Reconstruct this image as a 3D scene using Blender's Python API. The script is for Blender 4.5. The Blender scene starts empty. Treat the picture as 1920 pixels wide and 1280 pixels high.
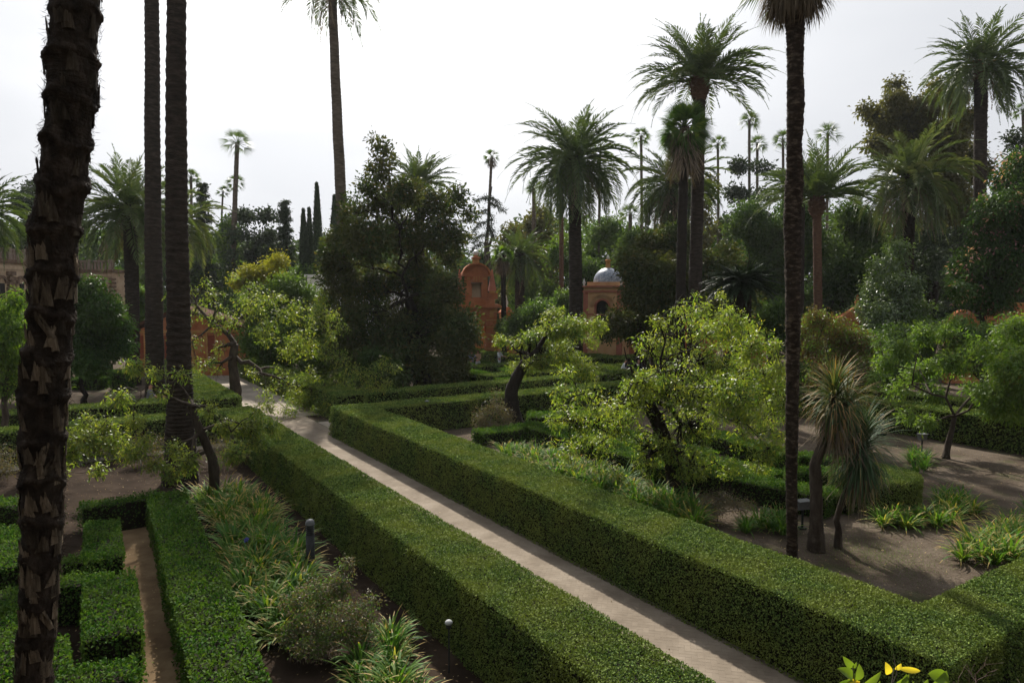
import bpy, math, random
import numpy as np
from mathutils import Vector, noise as mnoise

# ------------------------------------------------------------------ camera, sky, sun
FPX = 1307.0; HY = 548.0; CH = 6.0
PITCH = math.atan((640 - HY) / FPX)
scene = bpy.context.scene
col = scene.collection
cam_d = bpy.data.cameras.new('camera'); cam = bpy.data.objects.new('camera', cam_d); col.objects.link(cam)
cam.location = (0, 0, CH); cam.rotation_euler = (math.pi / 2 - PITCH, 0, 0)
cam_d.sensor_width = 36; cam_d.lens = FPX / 1920 * 36; cam_d.clip_end = 3000; cam_d.clip_start = 0.05
scene.camera = cam
SUN_AZ = math.radians(-10); SUN_EL = math.radians(39)
w = bpy.data.worlds.new("World"); scene.world = w; w.use_nodes = True
nt = w.node_tree; nt.nodes.clear()
sky = nt.nodes.new('ShaderNodeTexSky'); sky.sky_type = 'NISHITA'; sky.sun_disc = False
sky.sun_elevation = SUN_EL; sky.sun_rotation = SUN_AZ
sky.dust_density = 8; sky.air_density = 1.0; sky.ozone_density = 1
hs = nt.nodes.new('ShaderNodeHueSaturation'); hs.inputs['Saturation'].default_value = 0.13
bg = nt.nodes.new('ShaderNodeBackground'); bg.inputs['Strength'].default_value = 0.10
# thin even cloud veil over the clear sky, whiter towards the sun
veil = nt.nodes.new('ShaderNodeMix'); veil.data_type = 'RGBA'; veil.inputs[0].default_value = 0.72; veil.inputs[7].default_value = (4.35, 4.5, 4.8, 1)
out = nt.nodes.new('ShaderNodeOutputWorld')
nt.links.new(sky.outputs[0], hs.inputs['Color']); nt.links.new(hs.outputs[0], veil.inputs[6])
wtc = nt.nodes.new('ShaderNodeTexCoord'); wmp = nt.nodes.new('ShaderNodeMapping'); wmp.inputs['Scale'].default_value = (1.2, 1.2, 3.5); wno = nt.nodes.new('ShaderNodeTexNoise'); wno.inputs['Scale'].default_value = 1.6; wno.inputs['Detail'].default_value = 5
nt.links.new(wtc.outputs['Generated'], wmp.inputs[0]); nt.links.new(wmp.outputs[0], wno.inputs['Vector'])
wrp = nt.nodes.new('ShaderNodeMapRange'); wrp.inputs[1].default_value = .35; wrp.inputs[2].default_value = .68; wrp.inputs[3].default_value = .76; wrp.inputs[4].default_value = .9; nt.links.new(wno.outputs[0], wrp.inputs[0]); nt.links.new(wrp.outputs[0], veil.inputs[0]); nt.links.new(veil.outputs[2], bg.inputs[0]); nt.links.new(bg.outputs[0], out.inputs[0])
sl = bpy.data.lights.new('sun', 'SUN'); sun = bpy.data.objects.new('sun', sl); col.objects.link(sun)
sl.energy = 5.0; sl.angle = math.radians(1.2); sl.color = (1, 0.94, 0.84)
sd = Vector((math.sin(SUN_AZ) * math.cos(SUN_EL), math.cos(SUN_AZ) * math.cos(SUN_EL), math.sin(SUN_EL)))
sun.rotation_euler = sd.to_track_quat('Z', 'Y').to_euler()
scene.view_settings.view_transform = 'Standard'; scene.view_settings.look = 'None'
scene.view_settings.exposure = 0.72; scene.view_settings.gamma = 1
cy = scene.cycles
cy.max_bounces = 6; cy.transparent_max_bounces = 4; cy.diffuse_bounces = 2; cy.glossy_bounces = 2; cy.transmission_bounces = 4
cy.caustics_reflective = False; cy.caustics_refractive = False; cy.sample_clamp_indirect = 4

# ------------------------------------------------------------------ helpers
rng = np.random.default_rng(7); random.seed(7)
cth, sth = math.cos(PITCH), math.sin(PITCH)
def ray(px, py):
    u = (px - 960) / FPX; v = (640 - py) / FPX
    return np.array((u, cth + v * sth, -sth + v * cth))
def at(px, py, Y):
    d = ray(px, py); t = Y / d[1]; return np.array((0, 0, CH)) + d * t
def gp(px, py, z=0.0):
    d = ray(px, py); t = (z - CH) / d[2]; p = np.array((0, 0, CH)) + d * t; return np.array((p[0], p[1], z))
GA = math.radians(33)
E1 = np.array((-math.sin(GA), math.cos(GA))); E2 = np.array((math.cos(GA), math.sin(GA)))
def ab(a, b, z=0.0):
    return np.array((a * E1[0] + b * E2[0], a * E1[1] + b * E2[1], z))
def nrm(v):
    return v / np.maximum(np.linalg.norm(v, axis=-1, keepdims=True), 1e-9)
def rs(seed): return np.random.default_rng(seed)
def wob(x, y, s=1.0, seed=0):
    r = rs(seed); o = np.zeros_like(np.asarray(x, float))
    for k in range(5):
        f = s * (1.0 + k * 0.9); a = r.uniform(0, 6.28); p = r.uniform(0, 6.28, 2)
        o = o + np.sin(f * (x * math.cos(a) + y * math.sin(a)) + p[0]) * np.cos(f * .8 * (y * math.cos(a) - x * math.sin(a)) + p[1]) / (1 + .5 * k)
    return o / 2.6
class MB:
    def __init__(s): s.V = []; s.F3 = []; s.F4 = []; s.U = []; s.n = 0; s.m3 = []; s.m4 = []
    def add(s, V, F, U=None, mi=0):
        V = np.asarray(V, float).reshape(-1, 3); F = np.asarray(F, int)
        if len(V) == 0 or len(F) == 0: return s
        if U is None: U = np.zeros((len(V), 2)) + .5
        s.V.append(V); s.U.append(np.asarray(U, float))
        (s.F3 if F.shape[1] == 3 else s.F4).append(F + s.n)
        (s.m3 if F.shape[1] == 3 else s.m4).append(np.full(len(F), mi))
        s.n += len(V); return s
    def box(s, c, size, rz=0.0, taper=1.0, rnd=.5, bot=False):
        # c: centre of the bottom face
        x, y, z = np.array(size) / 2.0; z2 = size[2]
        b = [(-x, -y, 0), (x, -y, 0), (x, y, 0), (-x, y, 0), (-x * taper, -y * taper, z2), (x * taper, -y * taper, z2), (x * taper, y * taper, z2), (-x * taper, y * taper, z2)]
        V = np.array(b); ca, sa = math.cos(rz), math.sin(rz)
        V = np.stack([V[:, 0] * ca - V[:, 1] * sa, V[:, 0] * sa + V[:, 1] * ca, V[:, 2]], 1) + np.array(c)
        s.add(V, [(0, 3, 2, 1), (4, 5, 6, 7), (0, 1, 5, 4), (1, 2, 6, 5), (2, 3, 7, 6), (3, 0, 4, 7)], np.full((8, 2), rnd)); return s
    def tube(s, P, R, n=8, rnd=.5, cap=True):
        P = np.asarray(P, float); k = len(P); R = np.broadcast_to(np.asarray(R, float), (k,)) if np.ndim(R) < 2 else np.asarray(R)
        T = nrm(np.gradient(P, axis=0)); m = nrm((P[-1] - P[0])[None])[0]
        ref = np.array((1., 0, 0)) if abs(m[0]) < .8 else np.array((0, 1., 0))
        S = nrm(np.cross(T, ref)); N = np.cross(S, T)
        a = np.linspace(0, 2 * np.pi, n, endpoint=False)
        Rr = R[:, None] if R.ndim == 1 else R
        V = P[:, None] + (S[:, None] * np.cos(a)[None, :, None] + N[:, None] * np.sin(a)[None, :, None]) * Rr[..., None]
        i = np.arange(k - 1)[:, None] * n; j = np.arange(n)[None]; j2 = (j + 1) % n
        F = np.stack([i + j, i + j2, i + n + j2, i + n + j], -1).reshape(-1, 4)
        U = np.stack([np.full((k, n), rnd), np.repeat(np.linspace(0, 1, k)[:, None], n, 1)], -1).reshape(-1, 2)
        s.add(V.reshape(-1, 3), F, U)
        if cap:
            c = np.concatenate([V[-1], P[-1:]]); s.add(c, np.stack([np.arange(n), (np.arange(n) + 1) % n, np.full(n, n)], 1), np.full((n + 1, 2), rnd))
        return s
    def segs(s, A, B, ra, rb, rnd=None):
        A = np.asarray(A, float); B = np.asarray(B, float); n = len(A)
        if n == 0: return s
        T = nrm(B - A); S = nrm(np.cross(T, np.array((.31, .77, .55)))); N = np.cross(S, T)
        ra = np.broadcast_to(ra, (n,)); rb = np.broadcast_to(rb, (n,)); v = []
        for (P, r) in ((A, ra), (B, rb)):
            for k in range(3):
                q = 2 * np.pi * k / 3; v.append(P + (S * math.cos(q) + N * math.sin(q)) * r[:, None])
        V = np.stack(v, 1).reshape(-1, 3); o = np.arange(n)[:, None] * 6
        F = np.concatenate([o + np.array([[k, (k + 1) % 3, 3 + (k + 1) % 3, 3 + k]]) for k in range(3)])
        s.add(V, F, np.full((len(V), 2), .5)); return s
    def lathe(s, prof, c=(0, 0, 0), n=12, rnd=.5):
        P = np.array([(c[0], c[1], c[2] + z) for r, z in prof]); R = np.array([max(r, 1e-4) for r, z in prof])
        a = np.linspace(0, 2 * np.pi, n, endpoint=False); k = len(P)
        V = P[:, None] + np.stack([np.cos(a), np.sin(a), a * 0], -1)[None] * R[:, None, None]
        i = np.arange(k - 1)[:, None] * n; j = np.arange(n)[None]; j2 = (j + 1) % n
        F = np.stack([i + j, i + j2, i + n + j2, i + n + j], -1).reshape(-1, 4)
        s.add(V.reshape(-1, 3), F, np.full((k * n, 2), rnd)); return s
    def leaf(s, P, D, N, L, W, rnd=None, bend=.15, kind='rhomb', droop=0.0, fold=.12):
        P = np.asarray(P, float); n = len(P)
        if n == 0: return s
        D = nrm(D); S = nrm(np.cross(D, N)); N = np.cross(S, D)
        L = np.broadcast_to(L, (n,))[:, None]; W = np.broadcast_to(W, (n,))[:, None]
        rnd = rng.random(n) if rnd is None else rnd; Z = np.array((0, 0, -1.0))
        if kind == 'rhomb':
            m = P + D * L * .48 - N * L * bend * .2 ; t = P + D * L - N * L * bend + Z * L * droop
            up = N * W * fold
            V = np.stack([P, m + S * W / 2 + up, t, m - S * W / 2 + up], 1).reshape(-1, 3)
            o = np.arange(n)[:, None] * 4; F = np.concatenate([o + [[0, 1, 2]], o + [[0, 2, 3]]])
            U = np.stack([np.repeat(rnd, 4), np.tile([0, .5, 1, .5], n)], 1); s.add(V, F, U)
        else:
            q = lambda t, ww: (P + D * L * t - N * L * bend * t * t + Z * L * droop * t * t, ww)
            (p1, a), (p2, b), (p3, c) = q(.3, .9), q(.68, .8), q(1., 0)
            V = np.stack([P, p1 + S * W * .45, p1 - S * W * .45, p2 + S * W * .38, p2 - S * W * .38, p3], 1).reshape(-1, 3)
            o = np.arange(n)[:, None] * 6
            U = np.stack([np.repeat(rnd, 6), np.tile([0, .3, .3, .68, .68, 1], n)], 1)
            k0 = s.n; s.add(V, np.concatenate([o + [[0, 1, 2]], o + [[3, 5, 4]]]), U)
            s.F4.append(k0 + (o + [[1, 3, 4, 2]])); s.m4.append(np.zeros(n, int))
        return s
    def blades(s, P, az, el, L, W, curv, k=6, rnd=None, twist=0.0, wprof=None, fold=0.0):
        n = len(P); st = np.arange(k + 1) / k; rnd = rng.random(n) if rnd is None else rnd
        pitch = el[:, None] - curv[:, None] * st[None] ** 1.2
        hd = np.stack([np.cos(az), np.sin(az)], 1)
        step = np.broadcast_to(L, (n,))[:, None] / k
        dx = np.cos(pitch) * step; dz = np.sin(pitch) * step
        X = np.concatenate([np.zeros((n, 1)), np.cumsum(dx[:, :-1], 1)], 1); Zc = np.concatenate([np.zeros((n, 1)), np.cumsum(dz[:, :-1], 1)], 1)
        C = P[:, None] + np.concatenate([hd[:, None] * X[..., None], Zc[..., None]], -1)
        side = np.stack([-hd[:, 1], hd[:, 0], np.zeros(n)], 1) * math.cos(twist) + np.array((0, 0, 1.)) * math.sin(twist)
        wp = (np.minimum(1, .45 + st * 2.2) * (1 - st ** 3)) if wprof is None else wprof
        wd = np.broadcast_to(W, (n,))[:, None] * wp[None] / 2 + 1e-4
        V = np.stack([C + side[:, None] * wd[..., None], C - side[:, None] * wd[..., None]], 2)
        U = np.stack([np.repeat(rnd, (k + 1) * 2).reshape(n, k + 1, 2), np.broadcast_to(st[None, :, None], (n, k + 1, 2))], -1)
        o = np.arange(n)[:, None] * (k + 1) * 2
        F = np.concatenate([o + [[2 * i, 2 * i + 1, 2 * i + 3, 2 * i + 2]] for i in range(k)])
        s.add(V.reshape(-1, 3), F, U.reshape(-1, 2)); return s
    def mesh(s, name, mats, smooth=False):
        V = np.concatenate(s.V); U = np.concatenate(s.U)
        F3 = np.concatenate(s.F3) if s.F3 else np.zeros((0, 3), int); F4 = np.concatenate(s.F4) if s.F4 else np.zeros((0, 4), int)
        mi = np.concatenate((s.m3 or [np.zeros(0, int)]) + (s.m4 or [np.zeros(0, int)]))
        me = bpy.data.meshes.new(name); me.vertices.add(len(V)); me.vertices.foreach_set('co', V.astype('f').ravel())
        lo = np.concatenate([F3.ravel(), F4.ravel()]); me.loops.add(len(lo)); me.loops.foreach_set('vertex_index', lo.astype('i'))
        nf = len(F3) + len(F4); me.polygons.add(nf)
        st = np.concatenate([np.arange(len(F3)) * 3, len(F3) * 3 + np.arange(len(F4)) * 4])
        me.polygons.foreach_set('loop_start', st.astype('i'))
        me.polygons.foreach_set('material_index', mi.astype('i'))
        uv = me.uv_layers.new(name='UVMap'); uv.data.foreach_set('uv', U[lo].astype('f').ravel())
        for m in (mats if isinstance(mats, (list, tuple)) else [mats]): me.materials.append(m)
        me.update(calc_edges=True); me.validate()
        if smooth: me.shade_smooth()
        elif nf < 20000 or smooth is None: me.shade_flat()
        return me
    def build(s, name, mat, parent=None, smooth=False, loc=None):
        if loc is not None:
            s.V = [v - np.array(loc) for v in s.V]
        o = bpy.data.objects.new(name, s.mesh(name, mat, smooth)); col.objects.link(o)
        if parent is not None: o.parent = parent
        elif loc is not None: o.location = loc
        return o
def tag(o, label=None, cat=None, group=None, kind=None):
    if label: o['label'] = label
    if cat: o['category'] = cat
    if group: o['group'] = group
    if kind: o['kind'] = kind
    return o
def empty(name, loc, label, cat, group=None):
    o = bpy.data.objects.new(name, None); col.objects.link(o); o.location = [float(v) for v in loc]
    o.empty_display_size = .2
    return tag(o, label, cat, group)
def part(mb, name, mat, root, smooth=False):
    """mesh given in world coordinates, hung under root"""
    l = np.array(root.location); par = root.parent
    while par is not None: l = l + np.array(par.location); par = par.parent
    mb.V = [v - l for v in mb.V]
    o = bpy.data.objects.new(name, mb.mesh(name, mat, smooth)); col.objects.link(o); o.parent = root; return o
def copy_tree(o, parent=None):
    c = o.copy(); col.objects.link(c)
    if parent is not None: c.parent = parent
    for ch in list(o.children): copy_tree(ch, c)
    return c

# ------------------------------------------------------------------ materials
def newmat(name):
    m = bpy.data.materials.new(name); m.use_nodes = True; n = m.node_tree; n.nodes.clear(); return m, n, n.nodes.new, n.links.new
def ramp(N, L, fac, stops):
    r = N('ShaderNodeValToRGB'); e = r.color_ramp.elements
    while len(e) < len(stops): e.new(.5)
    for i, (p, c) in enumerate(stops): e[i].position = p; e[i].color = (*c, 1)
    L(fac, r.inputs[0]); return r.outputs[0]
def leafmat(name, cols, trans=.35, rough=.5, spec=.35, patch=None, pscale=1.2, tip=None, tipfrac=.5, tippos=.75, coat=0):
    m, t, N, L = newmat(name)
    uv = N('ShaderNodeUVMap'); sp = N('ShaderNodeSeparateXYZ'); L(uv.outputs[0], sp.inputs[0])
    n = len(cols); c = ramp(N, L, sp.outputs[0], [(i / max(n - 1, 1), q) for i, q in enumerate(cols)])
    tc = N('ShaderNodeTexCoord')
    if patch:
        no = N('ShaderNodeTexNoise'); no.inputs['Scale'].default_value = pscale; no.inputs['Detail'].default_value = 3; L(tc.outputs['Object'], no.inputs['Vector'])
        f = N('ShaderNodeMapRange'); f.inputs[1].default_value = .42; f.inputs[2].default_value = .62; L(no.outputs[0], f.inputs[0])
        mx = N('ShaderNodeMix'); mx.data_type = 'RGBA'; L(f.outputs[0], mx.inputs[0]); L(c, mx.inputs[6])
        h = N('ShaderNodeMix'); h.data_type = 'RGBA'; h.inputs[0].default_value = .6; L(c, h.inputs[6]); h.inputs[7].default_value = (*patch, 1)
        L(h.outputs[2], mx.inputs[7]); c = mx.outputs[2]
    if tip:
        a = N('ShaderNodeMath'); a.operation = 'GREATER_THAN'; a.inputs[1].default_value = tippos; L(sp.outputs[1], a.inputs[0])
        fr = N('ShaderNodeMath'); fr.operation = 'MULTIPLY'; fr.inputs[1].default_value = 7.31; L(sp.outputs[0], fr.inputs[0])
        fr2 = N('ShaderNodeMath'); fr2.operation = 'FRACT'; L(fr.outputs[0], fr2.inputs[0])
        b = N('ShaderNodeMath'); b.operation = 'LESS_THAN'; b.inputs[1].default_value = tipfrac; L(fr2.outputs[0], b.inputs[0])
        ml = N('ShaderNodeMath'); ml.operation = 'MULTIPLY'; L(a.outputs[0], ml.inputs[0]); L(b.outputs[0], ml.inputs[1])
        mx = N('ShaderNodeMix'); mx.data_type = 'RGBA'; L(ml.outputs[0], mx.inputs[0]); L(c, mx.inputs[6]); mx.inputs[7].default_value = (*tip, 1); c = mx.outputs[2]
    p = N('ShaderNodeBsdfPrincipled'); p.inputs['Roughness'].default_value = rough; p.inputs['Specular IOR Level'].default_value = spec
    L(c, p.inputs['Base Color'])
    if coat: p.inputs['Coat Weight'].default_value = coat; p.inputs['Coat Roughness'].default_value = .25
    o = N('ShaderNodeOutputMaterial')
    if trans > 0:
        tr = N('ShaderNodeBsdfTranslucent'); g = N('ShaderNodeMix'); g.data_type = 'RGBA'; g.blend_type = 'MULTIPLY'; g.inputs[0].default_value = 1
        L(c, g.inputs[6]); g.inputs[7].default_value = (1.5, 1.55, .55, 1); L(g.outputs[2], tr.inputs[0])
        x = N('ShaderNodeMixShader'); x.inputs[0].default_value = trans; L(p.outputs[0], x.inputs[1]); L(tr.outputs[0], x.inputs[2]); L(x.outputs[0], o.inputs[0])
    else: L(p.outputs[0], o.inputs[0])
    return m
def solid(name, c1, c2, scale=4, rough=.85, bump=.3, stretch=(1, 1, 1), detail=6, c3=None, metallic=0, spec=.12, uvr=False, dist=.02, ulo=.8, uhi=1.15):
    m, t, N, L = newmat(name)
    tc = N('ShaderNodeTexCoord'); mp = N('ShaderNodeMapping'); mp.inputs['Scale'].default_value = stretch; L(tc.outputs['Object'], mp.inputs[0])
    no = N('ShaderNodeTexNoise'); no.inputs['Scale'].default_value = scale; no.inputs['Detail'].default_value = detail; no.inputs['Roughness'].default_value = .62; L(mp.outputs[0], no.inputs['Vector'])
    st = [(.3, c1), (.7, c2)] if c3 is None else [(.28, c1), (.52, c2), (.72, c3)]
    c = ramp(N, L, no.outputs[0], st)
    if uvr:
        uv = N('ShaderNodeUVMap'); sp = N('ShaderNodeSeparateXYZ'); L(uv.outputs[0], sp.inputs[0])
        mr = N('ShaderNodeMapRange'); mr.inputs[3].default_value = ulo; mr.inputs[4].default_value = uhi; L(sp.outputs[0], mr.inputs[0])
        g = N('ShaderNodeMix'); g.data_type = 'RGBA'; g.blend_type = 'MULTIPLY'; g.inputs[0].default_value = 1; L(c, g.inputs[6]); L(mr.outputs[0], g.inputs[7]); c = g.outputs[2]
    p = N('ShaderNodeBsdfPrincipled'); p.inputs['Roughness'].default_value = rough; p.inputs['Metallic'].default_value = metallic; p.inputs['Specular IOR Level'].default_value = spec
    L(c, p.inputs['Base Color'])
    if bump:
        n2 = N('ShaderNodeTexNoise'); n2.inputs['Scale'].default_value = scale * 3; n2.inputs['Detail'].default_value = 5; L(mp.outputs[0], n2.inputs['Vector'])
        b = N('ShaderNodeBump'); b.inputs['Strength'].default_value = bump; b.inputs['Distance'].default_value = dist; L(n2.outputs[0], b.inputs['Height']); L(b.outputs[0], p.inputs['Normal'])
    o = N('ShaderNodeOutputMaterial'); L(p.outputs[0], o.inputs[0]); return m
MT = {}
MT['hedge'] = leafmat('clipped_hedge_leaf', [(.038, .070, .020), (.068, .118, .032), (.125, .185, .046), (.19, .255, .065)], .12, .75, .05, patch=(.185, .215, .05), pscale=.9)
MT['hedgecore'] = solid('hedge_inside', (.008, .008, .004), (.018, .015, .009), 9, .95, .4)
MT['box'] = leafmat('box_leaf', [(.015, .05, .008), (.03, .085, .012), (.055, .115, .02), (.10, .155, .028)], .3, .7, .08, patch=(.08, .13, .024), pscale=1.5)
MT['peach'] = leafmat('peach_leaf', [(.04, .085, .022), (.075, .14, .03), (.125, .19, .038), (.21, .25, .05), (.32, .29, .055)], .5, .45, .35, patch=(.19, .22, .04), pscale=1.1)
MT['peach2'] = leafmat('fresh_peach_leaf', [(.045, .095, .024), (.075, .145, .03), (.115, .19, .036), (.18, .23, .045)], .5, .5, .3, patch=(.14, .2, .04), pscale=.9)
MT['lime'] = leafmat('lime_leaf', [(.06, .13, .015), (.10, .18, .02), (.17, .23, .025)], .5, .42, .4)
MT['yellow'] = leafmat('yellowing_leaf', [(.14, .16, .02), (.22, .2, .03), (.12, .15, .02)], .45, .5, .3)
MT['magnolia'] = leafmat('magnolia_leaf', [(.018, .034, .011), (.032, .055, .016), (.055, .075, .024), (.11, .085, .035)], .3, .6, .15, patch=(.075, .075, .028), pscale=.4)
MT['orange'] = leafmat('orange_tree_leaf', [(.016, .045, .010), (.03, .075, .014), (.06, .115, .02)], .35, .5, .2, patch=(.06, .1, .02), pscale=.5)
MT['green'] = leafmat('green_leaf', [(.03, .065, .017), (.058, .11, .026), (.10, .16, .036)], .42, .55, .2, patch=(.11, .15, .036), pscale=.3)
MT['dark'] = leafmat('dark_leaf', [(.022, .046, .016), (.04, .078, .024), (.066, .108, .034)], .36, .65, .12, patch=(.075, .1, .034), pscale=.2)
MT['needle'] = leafmat('conifer_needle', [(.02, .034, .019), (.034, .053, .027), (.05, .07, .035)], .15, .7, .2)
MT['olive'] = leafmat('olive_brown_leaf', [(.05, .055, .024), (.075, .08, .032), (.11, .105, .04), (.14, .11, .045)], .35, .6, .15, patch=(.085, .08, .034), pscale=.3)
MT['silver'] = leafmat('silvery_leaf', [(.05, .08, .04), (.09, .13, .065), (.15, .2, .10)], .25, .4, .5)
MT['rust'] = leafmat('rusty_leaf', [(.05, .05, .02), (.1, .07, .025), (.14, .1, .03), (.07, .08, .02)], .35, .5, .3)
MT['dusky'] = leafmat('dusky_shrub_leaf', [(.06, .07, .03), (.10, .09, .045), (.14, .10, .06), (.07, .1, .035)], .3, .5, .35)
MT['cycad'] = leafmat('cycad_leaflet', [(.008, .018, .007), (.014, .03, .01), (.024, .045, .013)], .15, .5, .25)
MT['pink'] = leafmat('pink_blossom', [(.36, .17, .19), (.42, .25, .25), (.3, .13, .15)], .4, .6, .2)
MT['bract'] = leafmat('red_dry_leaf', [(.28, .06, .03), (.34, .12, .04)], .3, .6, .2)
MT['date'] = leafmat('date_frond', [(.04, .066, .026), (.058, .09, .032), (.085, .12, .042), (.115, .13, .055)], .28, .45, .35)
MT['datebright'] = leafmat('green_date_frond', [(.05, .075, .03), (.075, .105, .04), (.11, .135, .055), (.14, .14, .07)], .28, .42, .4)
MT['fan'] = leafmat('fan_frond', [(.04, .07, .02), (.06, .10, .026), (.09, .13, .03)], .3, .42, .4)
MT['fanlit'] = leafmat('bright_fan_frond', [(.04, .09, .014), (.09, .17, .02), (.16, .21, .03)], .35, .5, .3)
MT['windmill'] = leafmat('windmill_fan', [(.02, .045, .012), (.035, .075, .015), (.06, .12, .02), (.16, .2, .03)], .35, .45, .3)
MT['thatch'] = leafmat('dead_frond', [(.09, .068, .048), (.15, .115, .08), (.21, .165, .12), (.06, .044, .03)], .1, .85, .1)
MT['orangestalk'] = solid('orange_fruit_stalk', (.5, .16, .03), (.36, .1, .02), 5, .6, .1)
MT['fruit'] = solid('yellow_bracts', (.42, .28, .04), (.3, .2, .03), 5, .6, .1)
MT['agap'] = leafmat('strap_leaf', [(.028, .085, .016), (.05, .125, .02), (.085, .17, .028), (.13, .2, .035)], .38, .6, .12, tip=(.28, .20, .08), tipfrac=.3, tippos=.8)
MT['agapy'] = leafmat('yellow_strap_leaf', [(.05, .12, .02), (.08, .16, .026), (.13, .2, .035), (.26, .25, .07)], .38, .6, .12, tip=(.36, .26, .10), tipfrac=.5, tippos=.75)
MT['cord'] = leafmat('grey_green_sword_leaf', [(.035, .07, .035), (.055, .095, .048), (.09, .13, .07)], .2, .6, .08, tip=(.22, .18, .09), tipfrac=.2, tippos=.62)
MT['cordo'] = leafmat('browning_sword_leaf', [(.04, .075, .035), (.065, .105, .045), (.11, .125, .055), (.2, .155, .075)], .22, .6, .1, tip=(.25, .16, .075), tipfrac=.5, tippos=.6)
MT['bark'] = solid('grey_brown_bark', (.02, .015, .011), (.055, .042, .032), 7, .9, .8, (1, 1, .35), c3=(.085, .07, .055))
MT['darkbark'] = solid('dark_bark', (.009, .007, .005), (.026, .019, .014), 8, .9, .8, (1, 1, .4))
MT['twig'] = solid('grey_twig', (.08, .07, .06), (.19, .17, .15), 12, .9, .3)
MT['palmbark'] = solid('palm_bark', (.012, .009, .007), (.032, .024, .018), 3, .95, 1, (1, 1, 3.5), c3=(.065, .05, .038), dist=.04)
MT['palmgrey'] = solid('grey_palm_bark', (.045, .035, .027), (.10, .08, .06), 2.5, .95, .8, (1, 1, 4), c3=(.16, .13, .10), dist=.03)
MT['palmrough'] = solid('rough_palm_bark', (.01, .007, .005), (.03, .021, .015), 6, .95, 1, (1, 1, 2.2), c3=(.13, .10, .07), dist=.03)
MT['fibre'] = solid('palm_fibre', (.007, .005, .004), (.027, .020, .015), 9, .95, 1, (1, 1, .5), c3=(.062, .047, .036), dist=.03)
MT['boot'] = solid('split_leaf_base', (.026, .019, .013), (.115, .088, .06), 7, .9, .9, (3, 3, .45), c3=(.22, .18, .13), uvr=True, ulo=.2, uhi=1.15)
MT['redbark'] = solid('reddish_palm_bark', (.06, .032, .02), (.15, .085, .055), 5, .9, .8, (1, 1, 3))
MT['terra'] = solid('terracotta_plaster', (.24, .080, .036), (.36, .128, .055), 1.3, .92, .35, c3=(.42, .18, .09))
MT['ochre'] = solid('ochre_plaster', (.28, .13, .045), (.40, .20, .07), 1.5, .9, .3, c3=(.44, .26, .12))
MT['cream'] = solid('cream_plaster', (.30, .20, .13), (.46, .34, .23), 1.5, .9, .3, c3=(.5, .38, .27))
MT['stone'] = solid('rough_brown_stone', (.07, .045, .03), (.17, .11, .075), 3, .95, 1, c3=(.24, .17, .12), dist=.08)
MT['white'] = solid('white_render', (.6, .6, .58), (.72, .72, .7), 2, .8, .1)
MT['dark_in'] = solid('dark_opening', (.012, .012, .012), (.02, .018, .016), 3, .9, 0)
MT['tile'] = solid('blue_white_dome_tile', (.10, .13, .22), (.28, .31, .38), 9, .35, .3, c3=(.5, .52, .56), detail=2, spec=.5)
MT['ceramic'] = solid('white_ceramic', (.5, .5, .48), (.68, .66, .62), 5, .3, .1, spec=.5)
MT['grey'] = solid('grey_painted_metal', (.025, .027, .028), (.045, .048, .05), 12, .6, .1)
MT['lightgrey'] = solid('light_grey_metal', (.10, .105, .11), (.16, .165, .17), 12, .45, .1)
MT['opal'] = solid('pale_opal_cover', (.30, .31, .31), (.40, .41, .41), 8, .4, .05)
MT['plaque'] = solid('white_plaque', (.5, .55, .6), (.62, .66, .7), 8, .4, .05)
MT['skin'] = solid('skin', (.36, .18, .12), (.42, .23, .16), 10, .6, 0)
MT['hair'] = solid('dark_hair', (.012, .009, .007), (.025, .018, .014), 20, .6, .2)
for k, c in dict(cwhite=(.62, .64, .68), cgrey=(.16, .17, .18), cblack=(.015, .015, .018), cblue=(.09, .13, .22), ctan=(.42, .27, .17), crose=(.5, .3, .3), clav=(.34, .36, .55)).items():
    MT[k] = solid('cloth_' + k[1:], tuple(v * .85 for v in c), c, 9, .85, .2)
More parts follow.
